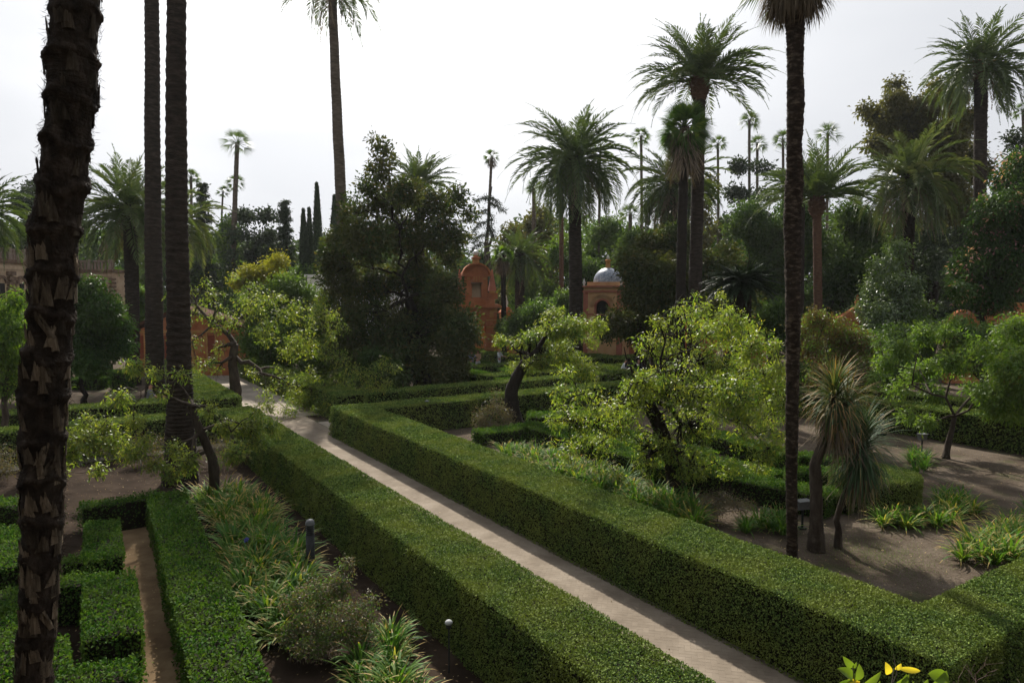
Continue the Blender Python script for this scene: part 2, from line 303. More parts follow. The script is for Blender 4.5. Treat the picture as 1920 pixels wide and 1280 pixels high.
def soilmat():
    m, t, N, L = newmat('garden_soil')
    tc = N('ShaderNodeTexCoord'); a = N('ShaderNodeTexNoise'); a.inputs['Scale'].default_value = .55; a.inputs['Detail'].default_value = 8; a.inputs['Roughness'].default_value = .65; L(tc.outputs['Object'], a.inputs['Vector'])
    c = ramp(N, L, a.outputs[0], [(.3, (.06, .045, .034)), (.5, (.10, .08, .062)), (.7, (.16, .132, .106))])
    b = N('ShaderNodeTexNoise'); b.inputs['Scale'].default_value = 38; b.inputs['Detail'].default_value = 5; L(tc.outputs['Object'], b.inputs['Vector'])
    c2 = ramp(N, L, b.outputs[0], [(.3, (.55, .5, .45)), (.6, (1, 1, 1)), (.74, (1.0, .95, .85))])
    g = N('ShaderNodeMix'); g.data_type = 'RGBA'; g.blend_type = 'MULTIPLY'; g.inputs[0].default_value = 1; L(c, g.inputs[6]); L(c2, g.inputs[7])
    gn = N('ShaderNodeTexNoise'); gn.inputs['Scale'].default_value = .9; gn.inputs['Detail'].default_value = 4; mp = N('ShaderNodeMapping'); mp.inputs['Location'].default_value = (3.3, 8.1, 0); L(tc.outputs['Object'], mp.inputs[0]); L(mp.outputs[0], gn.inputs['Vector'])
    f = N('ShaderNodeMapRange'); f.inputs[1].default_value = .55; f.inputs[2].default_value = .7; f.inputs[4].default_value = .6; L(gn.outputs[0], f.inputs[0])
    mx = N('ShaderNodeMix'); mx.data_type = 'RGBA'; L(f.outputs[0], mx.inputs[0]); L(g.outputs[2], mx.inputs[6]); mx.inputs[7].default_value = (.045, .055, .022, 1)
    p = N('ShaderNodeBsdfPrincipled'); p.inputs['Roughness'].default_value = 1; p.inputs['Specular IOR Level'].default_value = .03; L(mx.outputs[2], p.inputs['Base Color'])
    bu = N('ShaderNodeBump'); bu.inputs['Strength'].default_value = .9; bu.inputs['Distance'].default_value = .04
    b3 = N('ShaderNodeTexNoise'); b3.inputs['Scale'].default_value = 9; b3.inputs['Detail'].default_value = 10; L(tc.outputs['Object'], b3.inputs['Vector']); L(b3.outputs[0], bu.inputs['Height']); L(bu.outputs[0], p.inputs['Normal'])
    o = N('ShaderNodeOutputMaterial'); L(p.outputs[0], o.inputs[0]); return m
MT['soil'] = soilmat()
MT['shade_soil'] = solid('shade_darkened_soil', (.016, .011, .008), (.030, .021, .015), 1.1, 1, 1, c3=(.05, .036, .026), dist=.04, spec=.03)  # brown soil with shade put into its colour
MT['sand'] = solid('packed_sand', (.10, .065, .036), (.16, .11, .062), 1.6, .95, .8, c3=(.23, .165, .095), spec=.05)
MT['brickp'] = solid('path_brick', (.125, .10, .076), (.20, .165, .128), .8, .95, .5, c3=(.26, .22, .175), uvr=True, ulo=.93, uhi=1.05, spec=.1)
MT['mortar'] = solid('path_mortar', (.13, .105, .082), (.20, .168, .13), 8, .95, .4)
MT['gravel'] = solid('pale_gravel', (.21, .18, .145), (.30, .26, .215), 1, .95, .5, c3=(.37, .32, .27), spec=.05)

# ------------------------------------------------------------------ ground and paths
def sheet(name, pts, z, mat):
    m = MB(); m.add([(p[0], p[1], z) for p in pts], [list(range(len(pts)))]); return tag(m.build(name, mat), kind='structure')
g = MB(); gx = np.linspace(-1, 1, 81); gx = np.sign(gx) * np.abs(gx) ** 2.4 * 900; GX, GY = np.meshgrid(gx, gx + 20, indexing='ij')
GZ = wob(GX, GY, .9, 5) * .02 - .02
i = np.arange(80)[:, None] * 81 + np.arange(80)[None]
g.add(np.stack([GX, GY, GZ], -1).reshape(-1, 3), np.stack([i, i + 81, i + 82, i + 1], -1).reshape(-1, 4)); tag(g.build('ground', MT['soil'], smooth=True), kind='structure')
def abrect(a0, a1, b0, b1): return [ab(a0, b0), ab(a0, b1), ab(a1, b1), ab(a1, b0)]
sheet('path_bed', abrect(-6, 70, 6.3, 9.8), .021, MT['mortar'])
sheet('cross_path', abrect(28.5, 33.7, -60, 6.28), .022, MT['gravel'])
sheet('cross_path', abrect(27.0, 31.6, 9.82, 60), .022, MT['gravel'])
sheet('far_path', abrect(70.1, 75, -40, 60), .02, MT['gravel'])
sheet('shade_darkened_bed', abrect(-8, 28.4, -60, 5.6), .010, MT['shade_soil'])  # left bed soil, coloured darker to stand in for the shade there
sheet('maze_path', abrect(2, 21, .55, 1.9), .018, MT['sand'])
# herringbone bricks, each a slightly raised block
def bricks():
    m = MB(); u = .1; n = 640; X, Y = np.meshgrid(np.arange(-40, n), np.arange(-n // 2, n // 2), indexing='ij'); X = X.ravel(); Y = Y.ravel()
    r = math.radians(45); t = (X - Y) % 4
    for kind, sx, sy in ((0, 2, 1), (3, 1, 2)):
        k = t == kind; cx = (X[k] + sx / 2) * u; cyy = (Y[k] + sy / 2) * u
        a = cx * math.cos(r) - cyy * math.sin(r) - 4; b = cx * math.sin(r) + cyy * math.cos(r) + 8
        keep = (b > 6.2) & (b < 9.9) & (a > -5) & (a < 33.4); keep &= (b > 6.45) & (b < 9.6); a = a[keep]; b = b[keep]; q = len(a)
        hx, hy = sx * u / 2 - .0016, sy * u / 2 - .0016
        da = np.array([(-hx, -hy), (hx, -hy), (hx, hy), (-hx, hy)]); rot = np.stack([da[:, 0] * math.cos(r) - da[:, 1] * math.sin(r), da[:, 0] * math.sin(r) + da[:, 1] * math.cos(r)], 1)
        z = .0228 + rng.uniform(-.0005, .0005, q); vs = []
        for top, sh in ((0, 1.0), (1, .995)):
            A = a[:, None] + rot[None, :, 0] * sh; B = b[:, None] + rot[None, :, 1] * sh
            x = A * E1[0] + B * E2[0]; y = A * E1[1] + B * E2[1]; zz = np.full_like(A, .0205) if not top else np.repeat(z[:, None], 4, 1)
            vs.append(np.stack([x, y, zz], -1))
        V = np.concatenate(vs, 1); o = np.arange(q)[:, None] * 8
        F = np.concatenate([o + [[4, 7, 6, 5]]] + [o + [[j, 4 + j, 4 + (j + 1) % 4, (j + 1) % 4]] for j in range(4)])
        m.add(V.reshape(-1, 3), F, np.stack([np.repeat(rng.random(q), 8), np.full(q * 8, .5)], 1))
    tag(m.build('path', MT['brickp'], smooth=None), kind='structure')
bricks()
sheet('path', abrect(33.5, 70, 7.0, 10.7), .027, MT['gravel'])

# ------------------------------------------------------------------ hedges
def inview(P, margin=1.25):
    d = P - np.array((0, 0, CH)); y = d[:, 1] * cth - d[:, 2] * sth; z = d[:, 1] * sth + d[:, 2] * cth
    return (y > .3) & (np.abs(d[:, 0] / np.maximum(y, .1)) < .735 * margin + .1) & (np.abs(z / np.maximum(y, .1)) < .49 * margin + .12)
def hedge(name, label, segs, mat='hedge', group=None, cat='hedge', lmin=.023, dens=2.5, rough=.017, lump=.022, batter=.14, sideh=1.0, prune=0.0, long=1.0, side_dens=.68, cull=True):
    """segs: (ax, ay, bx, by, width, height) strips in world xy"""
    m = MB(); lf = MB()
    for si, (x0, y0, x1, y1, wd, h) in enumerate(segs):
        p0 = np.array((x0, y0)); p1 = np.array((x1, y1)); L = np.linalg.norm(p1 - p0); t = (p1 - p0) / L; s = np.array((-t[1], t[0]))
        # core
        k = max(2, int(L / .5)); q = np.linspace(0, L, k + 1); ins = .05 + .07 * (h > 1) ; ins = min(ins, wd * .2)
        cr = []; bt = batter if h > 1 else 0
        zt = h - .055 + wob(q, q * 0, 2.1, si) * lump * .5
        qq = np.clip(q, ins, L - ins)
        for sg, zz in ((-1, 0), (-1, 1), (1, 1), (1, 0)):
            xy = p0 + t * qq[:, None] + s * sg * (wd / 2 - ins + (0 if zz else bt)); cr.append(np.concatenate([xy, (zt if zz else q * 0)[:, None]], 1))
        V = np.stack(cr, 1).reshape(-1, 3); o = np.arange(k)[:, None] * 4
        m.add(V, np.concatenate([o + [[j, j + 1, j + 5, j + 4]] for j in range(3)])); m.add(V[:4], [(3, 2, 1, 0)]); m.add(V[-4:], [(0, 1, 2, 3)])
        # leaves: sample by LOD cells
        nc = max(1, int(L / 1.0))
        for c in range(nc):
            a0, a1 = L * c / nc, L * (c + 1) / nc; mid = p0 + t * (a0 + a1) / 2
            D = math.hypot(mid[0], mid[1]); Dz = math.hypot(D, CH)
            if cull and not inview(np.array([[mid[0], mid[1], h]]), 1.5)[0] and Dz > 2: continue
            ls = max(lmin, Dz / 697 * 1.2)
            faces = [('t', (a1 - a0) * wd), ('l', (a1 - a0) * h), ('r', (a1 - a0) * h)]
            if c == 0: faces.append(('s', wd * h))
            if c == nc - 1: faces.append(('e', wd * h))
            for fk, ar in faces:
                sidef = s if fk == 'l' else -s
                if fk in 'lr' and np.dot(mid, sidef) > 0 and D > 14: dd = dens * .25   # face turned away: thinner
                else: dd = dens
                n = int(ar / (ls * ls) * dd * (1 if fk == 't' else side_dens * (1.0 if h > 1 else 1))); 
                if n < 1: continue
                u = rng.uniform(a0, a1, n); v = rng.uniform(-.5, .5, n) * wd; zz = rng.random(n) * h
                if fk == 't':
                    B = p0 + t * u[:, None] + s * v[:, None]; ed = np.minimum(1, (wd / 2 - np.abs(v)) / .05)
                    z = h + wob(B[:, 0], B[:, 1], .8, 13) * lump * 1.2 + wob(B[:, 0], B[:, 1], 2.2, 3) * lump + wob(B[:, 0], B[:, 1], 9, 4) * lump * .6 + wob(B[:, 0], B[:, 1], 31, 7) * lump * .35 - (1 - ed) * .03 + rng.normal(0, rough, n)
                    P = np.concatenate([B, z[:, None]], 1); No = np.tile((0, 0, 1.), (n, 1))
                else:
                    if fk in 'lr':
                        sg = 1 if fk == 'l' else -1
                        off = wd / 2 + wob(u, zz * .6, .9, 21 + si) * lump * 1.2 + wob(u, zz * 1.5, 2.0, 11 + si) * lump + wob(u, zz, 8, 12 + si) * lump * .9 - np.abs(rng.normal(0, rough * (3.0 if h > 1 else 2.2), n)) + .012 + (batter * (1 - zz / h) if h > 1 else 0) - .04 * (zz > h - .04)
                        B = p0 + t * u[:, None] + s * sg * off[:, None]; No = np.tile((*(s * sg), 0.1), (n, 1))
                    else:
                        off = (0 if fk == 's' else L); sg = -1 if fk == 's' else 1
                        off = off + sg * (wob(v, zz * 1.5, 2.5, 14) * lump + rng.normal(0, rough * 1.3, n))
                        B = p0 + t * off[:, None] + s * v[:, None]; No = np.tile((*(t * sg), 0.1), (n, 1))
                    P = np.concatenate([B, zz[:, None]], 1)
                    if prune:  # bare stems low down
                        kp = rng.random(n) < np.clip(zz / (h * prune), .12, 1) ; P = P[kp]; No = No[kp]; n = len(P)
                if fk != 't': bury = rng.random(n) < 0
                D3 = nrm(No * .6 + rng.normal(0, .75, (n, 3))); N3 = nrm(No * .9 + rng.normal(0, .52, (n, 3)))
                sz = ls * rng.uniform(.75, 1.5, n)
                lf.leaf(P - D3 * sz[:, None] * .5, D3, N3, sz * 1.25 * long, sz * .8, kind='rhomb')
    c0 = segs[0]; root = empty(name, (c0[0], c0[1], 0), label, cat, group)
    part(m, 'branches', MT['hedgecore'], root); part(lf, 'foliage', MT[mat], root); return root
def AB(a0, b0, a1, b1, wd, h):
    p = ab(a0, b0); q = ab(a1, b1); return (p[0], p[1], q[0], q[1], wd, h)
HH = 1.2
hedge('clipped_hedge', 'long tall clipped hedge right of the brick path with a shadowed side', [AB(4.2, 10.22, 28.6, 10.22, 1.56, HH), AB(4.78, 11.0, 4.78, 40, 1.16, HH - .004), AB(27.75, 11.0, 27.75, 31.5, 1.6, HH - .008), AB(5.4, 30.7, 27.0, 30.7, 1.6, HH - .012)], lump=.022)
hedge('clipped_hedge', 'tall clipped hedge left of the brick path, beside the agapanthus bed', [AB(-1, 6.03, 30.5, 6.03, 1.28, HH), AB(29.9, 5.4, 29.9, -20, 1.3, HH - .005)], lump=.024)
hedge('clipped_hedge', 'clipped hedge across the cross path at left, behind two people', [AB(34.35, 6.9, 34.35, -20, 1.5, HH), AB(35.1, 6.1, 62, 6.1, 1.7, HH - .005)], side_dens=.7)
hedge('clipped_hedge', 'clipped hedge edging the far half of the path, right of the bare peach trunk', [AB(31.3, 11.4, 58, 11.4, 1.5, HH), AB(31.9, 12.15, 31.9, 13.9, 1.25, HH - .005)], side_dens=.7)
hedge('clipped_hedge', 'straight clipped hedge in front of the dark magnolia', [AB(31.9, 14.15, 31.9, 31, 1.3, HH - .02)], side_dens=.7)
hedge('clipped_hedge', 'first low hedge row behind the hedge in front of the dark magnolia', [AB(36.5, 21.5, 36.5, 38, 1.2, .95)], side_dens=.6)
hedge('clipped_hedge', 'second low hedge row farther behind, nearer the gateway', [AB(41.5, 24, 41.5, 44, 1.3, .95)], side_dens=.6)
hedge('clipped_hedge', 'second clipped hedge behind the green peach tree at right', [AB(7, 33.9, 30, 33.9, 1.3, HH)], side_dens=.7)
GH = 'low clipped hedges in the far flower beds'
def pseg(x0, y0, x1, y1, wd, h):
    p = gp(x0, y0, h); q = gp(x1, y1, h); return (p[0], p[1], q[0], q[1], wd, h)
hedge('clipped_hedge', 'clipped hedge ending beside the orange gateway', [pseg(885, 652, 962, 668, 1.6, 1.2)], side_dens=.6)
hedge('box_hedge', 'upper of two low box hedges beside the dark magnolia', [pseg(900, 678, 968, 697, 1.1, .8)], mat='box', side_dens=.6)
hedge('box_hedge', 'lower of two low box hedges beside the dark magnolia', [pseg(880, 694, 960, 712, 1.3, .8)], mat='box', side_dens=.6)
hedge('clipped_hedge', 'tall dark hedge in front of the domed pavilion', [pseg(1085, 640, 1185, 639, 1.2, 1.7)], side_dens=.6)
hedge('clipped_hedge', 'clipped hedge between the domed pavilion hedge and the leaning visitor', [pseg(1080, 660, 1180, 673, 1.4, 1.0)], side_dens=.6)
hedge('clipped_hedge', 'wide flat hedge just left of the leaning visitor', [pseg(1090, 682, 1158, 694, 2.6, 1.1)], side_dens=.6)
hedge('clipped_hedge', 'clipped hedge seen between the palm trunk and the sword-leaved plants', [pseg(1440, 690, 1640, 700, 1.2, 1.0), pseg(1500, 742, 1640, 742, .8, 1.0)], side_dens=.6)
hedge('box_hedge', 'stepped low hedge under the round dark orange tree', [pseg(150, 696, 215, 695, 1.2, .9), pseg(140, 708, 195, 708, 1.0, .7), pseg(215, 697, 245, 697, 1.2, 1.1)], mat='box', side_dens=.6)

# maze of loose box hedges, lower left (height .75)
BH = .78
bx = dict(mat='box', lmin=.038, dens=1.9, rough=.04, lump=.05, prune=.0, long=1.1)
hedge('box_hedge', 'long leafy box hedge between the sandy maze path and the agapanthus', [pseg(312, 925, 440, 1290, .95, BH), ], **bx)
hedge('box_hedge', 'thin leggy box hedge closing the maze, soil seen through its stems', [pseg(150, 948, 300, 925, .55, BH - .02)], **dict(bx, prune=.8))
hedge('box_hedge', 'hook-shaped box hedge in the middle of the maze', [pseg(192, 975, 196, 1046, .72, BH - .04), pseg(120, 1046, 200, 1040, .5, BH - .05)], **bx)
hedge('box_hedge', 'thick box hedge corner below the hook-shaped one in the maze', [pseg(205, 1078, 212, 1190, .85, BH), pseg(110, 1088, 205, 1080, .5, BH - .01)], **bx)
hedge('box_hedge', 'box hedge at the bottom edge of the maze', [pseg(100, 1278, 255, 1250, .62, BH - .02)], **bx)
hedge('box_hedge', 'box hedge behind the near shaggy trunk at the frame edge', [pseg(-60, 1150, 50, 1110, 1.1, BH), pseg(20, 1130, 40, 1290, .8, BH - .03)], **bx)
hedge('box_hedge', 'box hedge left of the shaggy trunk, upper run', [pseg(-60, 1000, 90, 985, .55, BH), pseg(10, 995, 20, 1060, .6, BH - .02)], **bx)
hedge('box_hedge', 'short box hedge glimpsed right of the shaggy trunk foot', [pseg(104, 1195, 108, 1250, .35, BH - .05)], **bx)
hedge('box_hedge', 'low box hedge running behind the shaggy trunk, farthest in maze', [pseg(-60, 935, 100, 950, .6, BH - .03)], **dict(bx, prune=.6))
# parterre in the right quadrant
px_ = dict(mat='box', lmin=.03, dens=2.3, rough=.03, lump=.035)
hedge('box_hedge', 'low bright box hedge behind the agapanthus row, under the peach trees', [pseg(985, 792, 1250, 868, 1.0, .6), pseg(1250, 868, 1560, 925, 1.0, .6)], **px_)
hedge('box_hedge', 'low box hedge square beside the small grey bollard', [pseg(990, 776, 1130, 776, 1.6, .55), pseg(1100, 790, 1330, 850, .9, .5)], **px_)
hedge('box_hedge', 'low box hedge under the left end of the dusky shrub', [pseg(895, 808, 975, 800, 1.0, .5)], **px_)
hedge('box_hedge', 'broad low green planting block under the large peach tree', [pseg(1010, 800, 1230, 838, 2.2, .42), pseg(1260, 850, 1450, 890, 1.5, .42)], **px_)
hedge('box_hedge', 'low box hedge along the soil strip left of the round drum hedge', [pseg(1470, 905, 1600, 925, .8, .5), pseg(1500, 850, 1600, 862, .8, .6)], **px_)
hedge('box_hedge', 'low box hedge run in the shade behind the large peach tree', [pseg(1300, 800, 1480, 850, 1.0, .6), pseg(1480, 880, 1620, 880, .8, .65)], **px_)
def round_hedge():
    lf = MB(); m = MB(); c = gp(1640, 885, .9); R = 1.15; n = 26000
    m.lathe([(R - .1, 0), (R - .06, .8), (R - .25, .86), (.01, .88)], (c[0], c[1], 0), 24)
    a = rng.uniform(0, 6.283, n); k = rng.random(n) < .42; r = np.where(k, np.sqrt(rng.random(n)) * R, R + rng.normal(0, .02, n)); z = np.where(k, .9 + rng.normal(0, .02, n), rng.random(n) * .9)
    P = np.stack([c[0] + r * np.cos(a), c[1] + r * np.sin(a), z], 1); No = np.where(k[:, None], np.array((0, 0, 1.)), np.stack([np.cos(a), np.sin(a), a * 0], 1))
    lf.leaf(P, nrm(No * .5 + rng.normal(0, .7, (n, 3))), nrm(No + rng.normal(0, .5, (n, 3))), rng.uniform(.03, .05, n), .026)
    r0 = empty('round_hedge', (c[0], c[1], 0), 'round drum of clipped hedge behind the smaller sword-leaved plant', 'hedge'); part(m, 'branches', MT['hedgecore'], r0); part(lf, 'foliage', MT['hedge'], r0)
round_hedge()

# ------------------------------------------------------------------ trees
def curve3(A, B, k, sag=0.0, jit=0.0, r=None):
    r = r or rng
    t = np.linspace(0, 1, k)[:, None]; P = A + (B - A) * t; L = np.linalg.norm(B - A)
    P = P + np.array((0, 0, 1.)) * (np.sin(t * np.pi) * sag * L)
    if jit: P[1:-1] += r.normal(0, jit * L / k, (k - 2, 3))
    return P
def tree(name, label, cat, base, fork, lobes, leaf, tr, nclus, nleaf, ls, crad=.35, mat2=None, frac2=0.0, group=None, bark='bark', droop=.3, kind='rhomb', wl=.45, twigs=.4, seed=1, limbs=None, core=.55, limbr=1.0, gap=None, gs=1.0, squash=.85, up=.3, trunkpts=None, lean=None, bare=0, mats=None):
    """base, fork: world points; lobes: (x, y, z, r)"""
    r = rs(seed); lobes = np.array(lobes, float); tk = MB(); lf = MB(); lf2 = MB()
    base = np.array(base, float); fork = np.array(fork, float)
    tp = np.array(trunkpts, float) if trunkpts is not None else curve3(base, fork, 7, 0, .25, r)
    if trunkpts is not None:
        q = np.linspace(0, len(tp) - 1, len(tp) * 3); tp = np.stack([np.interp(q, np.arange(len(tp)), tp[:, j]) for j in range(3)], 1)
    rad = np.linspace(tr * 1.25, tr * .72, len(tp)); rad[0] *= 1.25
    RR = rad[:, None] * (1 + r.normal(0, .07, (len(tp), 9))); tk.tube(tp, RR, 9, cap=True)
    nodes = [tp[len(tp) // 2:]]; nr = [rad[len(tp) // 2:]]
    for i, lb in enumerate(lobes):
        c = lb[:3]; st = tp[-1] if (limbs is None) else tp[-1 - r.integers(0, max(1, len(tp) // 4))]
        # start a limb from the nearest existing node that is nearer the trunk
        al = np.concatenate(nodes); ar = np.concatenate(nr); d = np.linalg.norm(al - c, axis=1) + .35 * np.linalg.norm(al - tp[-1], axis=1); j = int(np.argmin(d))
        st = al[j]; sr = min(ar[j], tr * .62 * limbr) * .82; Ln = np.linalg.norm(c - st)
        if Ln < .1: continue
        k = max(4, int(Ln / .4)); P = curve3(st, c, k, r.uniform(-.02, .10), .3, r); R = np.linspace(sr, max(sr * .3, .01), k)
        tk.tube(P, R[:, None] * (1 + r.normal(0, .06, (k, 6))), 6); nodes.append(P); nr.append(R)
    al = np.concatenate(nodes); ar = np.concatenate(nr)
    wgt = lobes[:, 3] ** 2; idx = r.choice(len(lobes), nclus, p=wgt / wgt.sum())
    d = nrm(r.normal(0, 1, (nclus, 3))); rr = lobes[idx, 3] * (core + (1 - core) * r.random(nclus) ** .6)
    C = lobes[idx, :3] + d * rr[:, None] * np.array((1, 1, squash)); C[:, 2] = np.maximum(C[:, 2], .35)
    if gap is not None:
        kp = wob((C[:, 0] + C[:, 1] * .6) * gs, C[:, 2] * gs * 1.3 + C[:, 1] * .4, 1.6, seed) > gap; C = C[kp]; d = d[kp]; idx = idx[kp]; nclus = len(C)
    if twigs > 0:
        for chunk in range(0, nclus, 2000):
            Q = C[chunk:chunk + 2000]; D2 = ((Q[:, None] - al[None]) ** 2).sum(-1); j = D2.argmin(1); A = al[j]; ra = np.minimum(ar[j] * .5, tr * .16)
            Mi = A * .5 + Q * .5 + r.normal(0, .12, Q.shape) * np.sqrt(D2.min(1))[:, None] * .6; 
            tk.segs(A, Mi, ra, ra * .6); tk.segs(Mi, Q, ra * .6, ra * .25)
            kk = r.random(len(Q)) < twigs
            for _ in range(2 + bare):
                E = Q[kk] + r.normal(0, crad * (.9 + .5 * bare), (kk.sum(), 3)); tk.segs(Q[kk], E, ra[kk] * .3, ra[kk] * .12)
    n = nclus * nleaf; ci = np.repeat(np.arange(nclus), nleaf); off = r.normal(0, 1, (n, 3)) * crad * .6; P = C[ci] + off
    Dd = nrm(nrm(off) * .8 + r.normal(0, .5, (n, 3)) + np.array((0, 0, -droop)))
    Nn = nrm(r.normal(0, .55, (n, 3)) + np.array((0, 0, up + .4)) + d[ci] * .4)
    S = ls * r.uniform(.7, 1.35, n); m2 = (r.random(nclus) < frac2)[ci] if mat2 else np.zeros(n, bool)
    rn = np.clip(r.random(n) * .55 + r.random(nclus)[ci] * .5, 0, 1)
    k = ~m2; lf.leaf(P[k], Dd[k], Nn[k], S[k], S[k] * wl, rn[k], kind=kind, droop=droop * .5)
    if m2.any(): lf2.leaf(P[m2], Dd[m2], Nn[m2], S[m2], S[m2] * wl, rn[m2], kind=kind, droop=droop * .5)
    root = empty(name, base, label, cat, group)
    part(tk, 'trunk', MT[bark], root, True); part(lf, 'crown', MT[leaf], root)
    if m2.any(): part(lf2, 'blossom' if mat2 == 'pink' else 'leaf_tufts', MT[mat2], root)
    return root
def LB(items, Y, dy=.5, seed=0, sc=1.0):
    """lobes from (px, py, radius px) round depth Y"""
    r = rs(seed + 100); o = []
    for it in items:
        x, y, q = it[:3]; rad = q * Y / FPX * sc; yy = Y + (it[3] if len(it) > 3 else r.uniform(-1, 1) * dy)
        p = at(x, y, yy); o.append((p[0], p[1], max(p[2], rad * .5), rad))
    return o
def ground_at(px, Y): p = at(px, 560, Y); return np.array((p[0], Y, 0.))
PG = 'peach trees in the garden'
pk = dict(kind='long', wl=.30, droop=.28, up=.25)
Yp = gp(1270, 930)[1]
tree('peach_tree', 'large spreading peach tree with dark leaning trunk and lime leaves right of centre', 'tree', gp(1270, 930), at(1268, 800, Yp), LB([(1075, 790, 42), (1110, 750, 34), (1205, 715, 34), (1235, 640, 44), (1300, 605, 40), (1360, 610, 38), (1410, 650, 42), (1445, 705, 38), (1350, 690, 60), (1260, 730, 65), (1180, 780, 55), (1110, 840, 42), (1390, 790, 60), (1300, 800, 60), (1220, 850, 45), (1440, 840, 35), (1300, 870, 40), (1160, 765, 40), (1440, 770, 35), (1070, 850, 25), (1380, 740, 50), (1280, 578, 10), (1325, 572, 12), (1372, 578, 10), (1400, 600, 14), (1235, 600, 12), (1205, 640, 12), (1450, 650, 14), (1465, 690, 12),  (1050, 740, 16), (1040, 790, 16), (1170, 650, 12), (1460, 820, 18), (1470, 760, 22), (1420, 880, 20), (1360, 880, 26), (1475, 720, 12), (1150, 880, 16), (1060, 700, 14), (1035, 830, 12), (1305, 560, 8), (1350, 555, 8), (1265, 590, 9), (1420, 590, 9)], Yp, 2.2, 3, 1.12), 'peach', .24, 3600, 14, .10, .12, core=.2, gap=-.12, gs=1.5, trunkpts=[gp(1272, 935), at(1268, 900, Yp), at(1262, 870, Yp), at(1245, 820, Yp), at(1225, 775, Yp), at(1208, 745, Yp + .3)], bark='darkbark', seed=5, group=PG, twigs=.5, **pk)
Yp = gp(972, 803)[1]
tree('peach_tree', 'peach tree with bent dark trunk and yellow-green leaves, in front of the gateway', 'tree', gp(972, 803), at(985, 690, Yp), LB([(965, 655, 28), (1005, 640, 34), (1040, 615, 32), (1080, 610, 28), (1010, 675, 30), (1060, 660, 36), (1100, 640, 26), (1090, 695, 34), (940, 640, 14), (975, 690, 24), (1120, 610, 18), (1040, 590, 20)], Yp, 1.5, 4), 'peach', .3, 1500, 14, .125, .16, core=.2, gap=-.15, gs=1.2, trunkpts=[gp(972, 805), at(960, 770, Yp), at(958, 735, Yp), at(972, 700, Yp), at(992, 672, Yp)], bark='darkbark', seed=6, group=PG, twigs=.5, **pk)
Yp = gp(437, 770)[1]
tree('peach_tree', 'half-bare peach tree with a long arching limb over the brick path', 'tree', gp(432, 778), at(440, 640, Yp), LB([(350, 545, 14), (375, 580, 18), (400, 560, 18), (360, 640, 16), (420, 600, 22), (470, 575, 22), (480, 540, 14), (510, 560, 22), (560, 580, 26), (610, 590, 22), (560, 640, 26), (600, 660, 25), (500, 620, 25), (620, 630, 15), (360, 690, 16), (395, 680, 20), (330, 560, 12), (640, 610, 12), (540, 720, 26), (590, 750, 30), (630, 720, 28), (660, 760, 34), (700, 700, 22), (690, 740, 28), (715, 680, 14), (620, 790, 24), (560, 775, 24), (660, 700, 20), (470, 700, 12), (440, 520, 10), (530, 590, 14), (585, 610, 14), (540, 660, 14), (450, 560, 14), (385, 530, 10), (350, 600, 14), (330, 640, 10), (640, 670, 16), (720, 720, 14), (735, 690, 9), (580, 700, 18), (500, 740, 14), (410, 650, 10), (520, 690, 10), (600, 560, 12), (500, 765, 15), (545, 775, 18), (590, 800, 14), (640, 775, 22), (560, 740, 18), (610, 760, 20), (690, 790, 14)], Yp - .8, 2.2, 5, 1.3), 'peach', .26, 1300, 14, .12, .17, core=.1, trunkpts=[gp(430, 778), at(444, 745, Yp), at(440, 715, Yp), at(436, 680, Yp), at(440, 645, Yp)], bark='bark', seed=8, group=PG, twigs=.9, bare=2, **pk)
Yp = gp(400, 945)[1]
tree('peach_tree', 'small sparse peach tree with crooked limbs reaching left past the thick palm trunk', 'tree', gp(400, 945), at(398, 850, Yp), LB([(365, 760, 10), (300, 735, 10), (255, 690, 18), (225, 745, 18), (290, 700, 12), (170, 825, 26), (215, 830, 22), (130, 850, 20), (160, 790, 12), (350, 865, 22), (470, 800, 24), (440, 850, 22), (510, 800, 18), (480, 770, 12), (250, 790, 14), (340, 700, 10), (320, 890, 16), (420, 800, 15), (185, 880, 14), (480, 830, 14), (390, 770, 12), (150, 820, 22), (200, 800, 18), (245, 850, 20), (290, 870, 18), (270, 830, 16), (110, 880, 18), (330, 840, 16)], Yp, 1.0, 6), 'peach', .13, 780, 15, .10, .15, core=.1, trunkpts=[gp(402, 945), at(402, 900, Yp), at(399, 860, Yp), at(372, 800, Yp - .2), at(358, 760, Yp - .3)], bark='bark', seed=9, group=PG, twigs=.9, bare=2, **pk)
Yp = gp(1775, 857)[1]
tree('peach_tree', 'open green peach tree with forked grey trunk on bare soil, right', 'tree', gp(1773, 857), at(1786, 778, Yp), LB([(1660, 680, 20), (1690, 655, 22), (1735, 625, 24), (1775, 620, 16), (1810, 635, 22), (1845, 660, 24), (1870, 700, 18), (1730, 690, 34), (1790, 680, 32), (1685, 725, 24), (1700, 775, 20), (1670, 760, 14), (1850, 735, 22), (1640, 710, 16), (1755, 735, 24), (1820, 720, 22), (1735, 790, 14), (1700, 610, 10), (1880, 660, 12), (1650, 640, 10), (1790, 600, 9)], Yp + .5, 1.8, 7), 'peach2', .1, 1250, 15, .13, .16, core=.1, gap=-.15, gs=1.3, trunkpts=[gp(1773, 858), at(1778, 830, Yp), at(1786, 800, Yp), at(1790, 780, Yp)], bark='bark', seed=10, group=PG, twigs=.5, **pk)
tree('lemon_tree', 'bright green tree with a few yellow fruits cut off by the right edge', 'tree', ground_at(1985, 23), at(1970, 760, 23), LB([(1900, 620, 30), (1880, 660, 30), (1910, 690, 40), (1870, 740, 30), (1905, 760, 36), (1950, 700, 70), (1860, 770, 18), (1930, 630, 50)], 23, 1.0, 8), 'peach2', .12, 1000, 16, .12, .2, mat2='lime', frac2=.4, seed=11, kind='long', wl=.35)
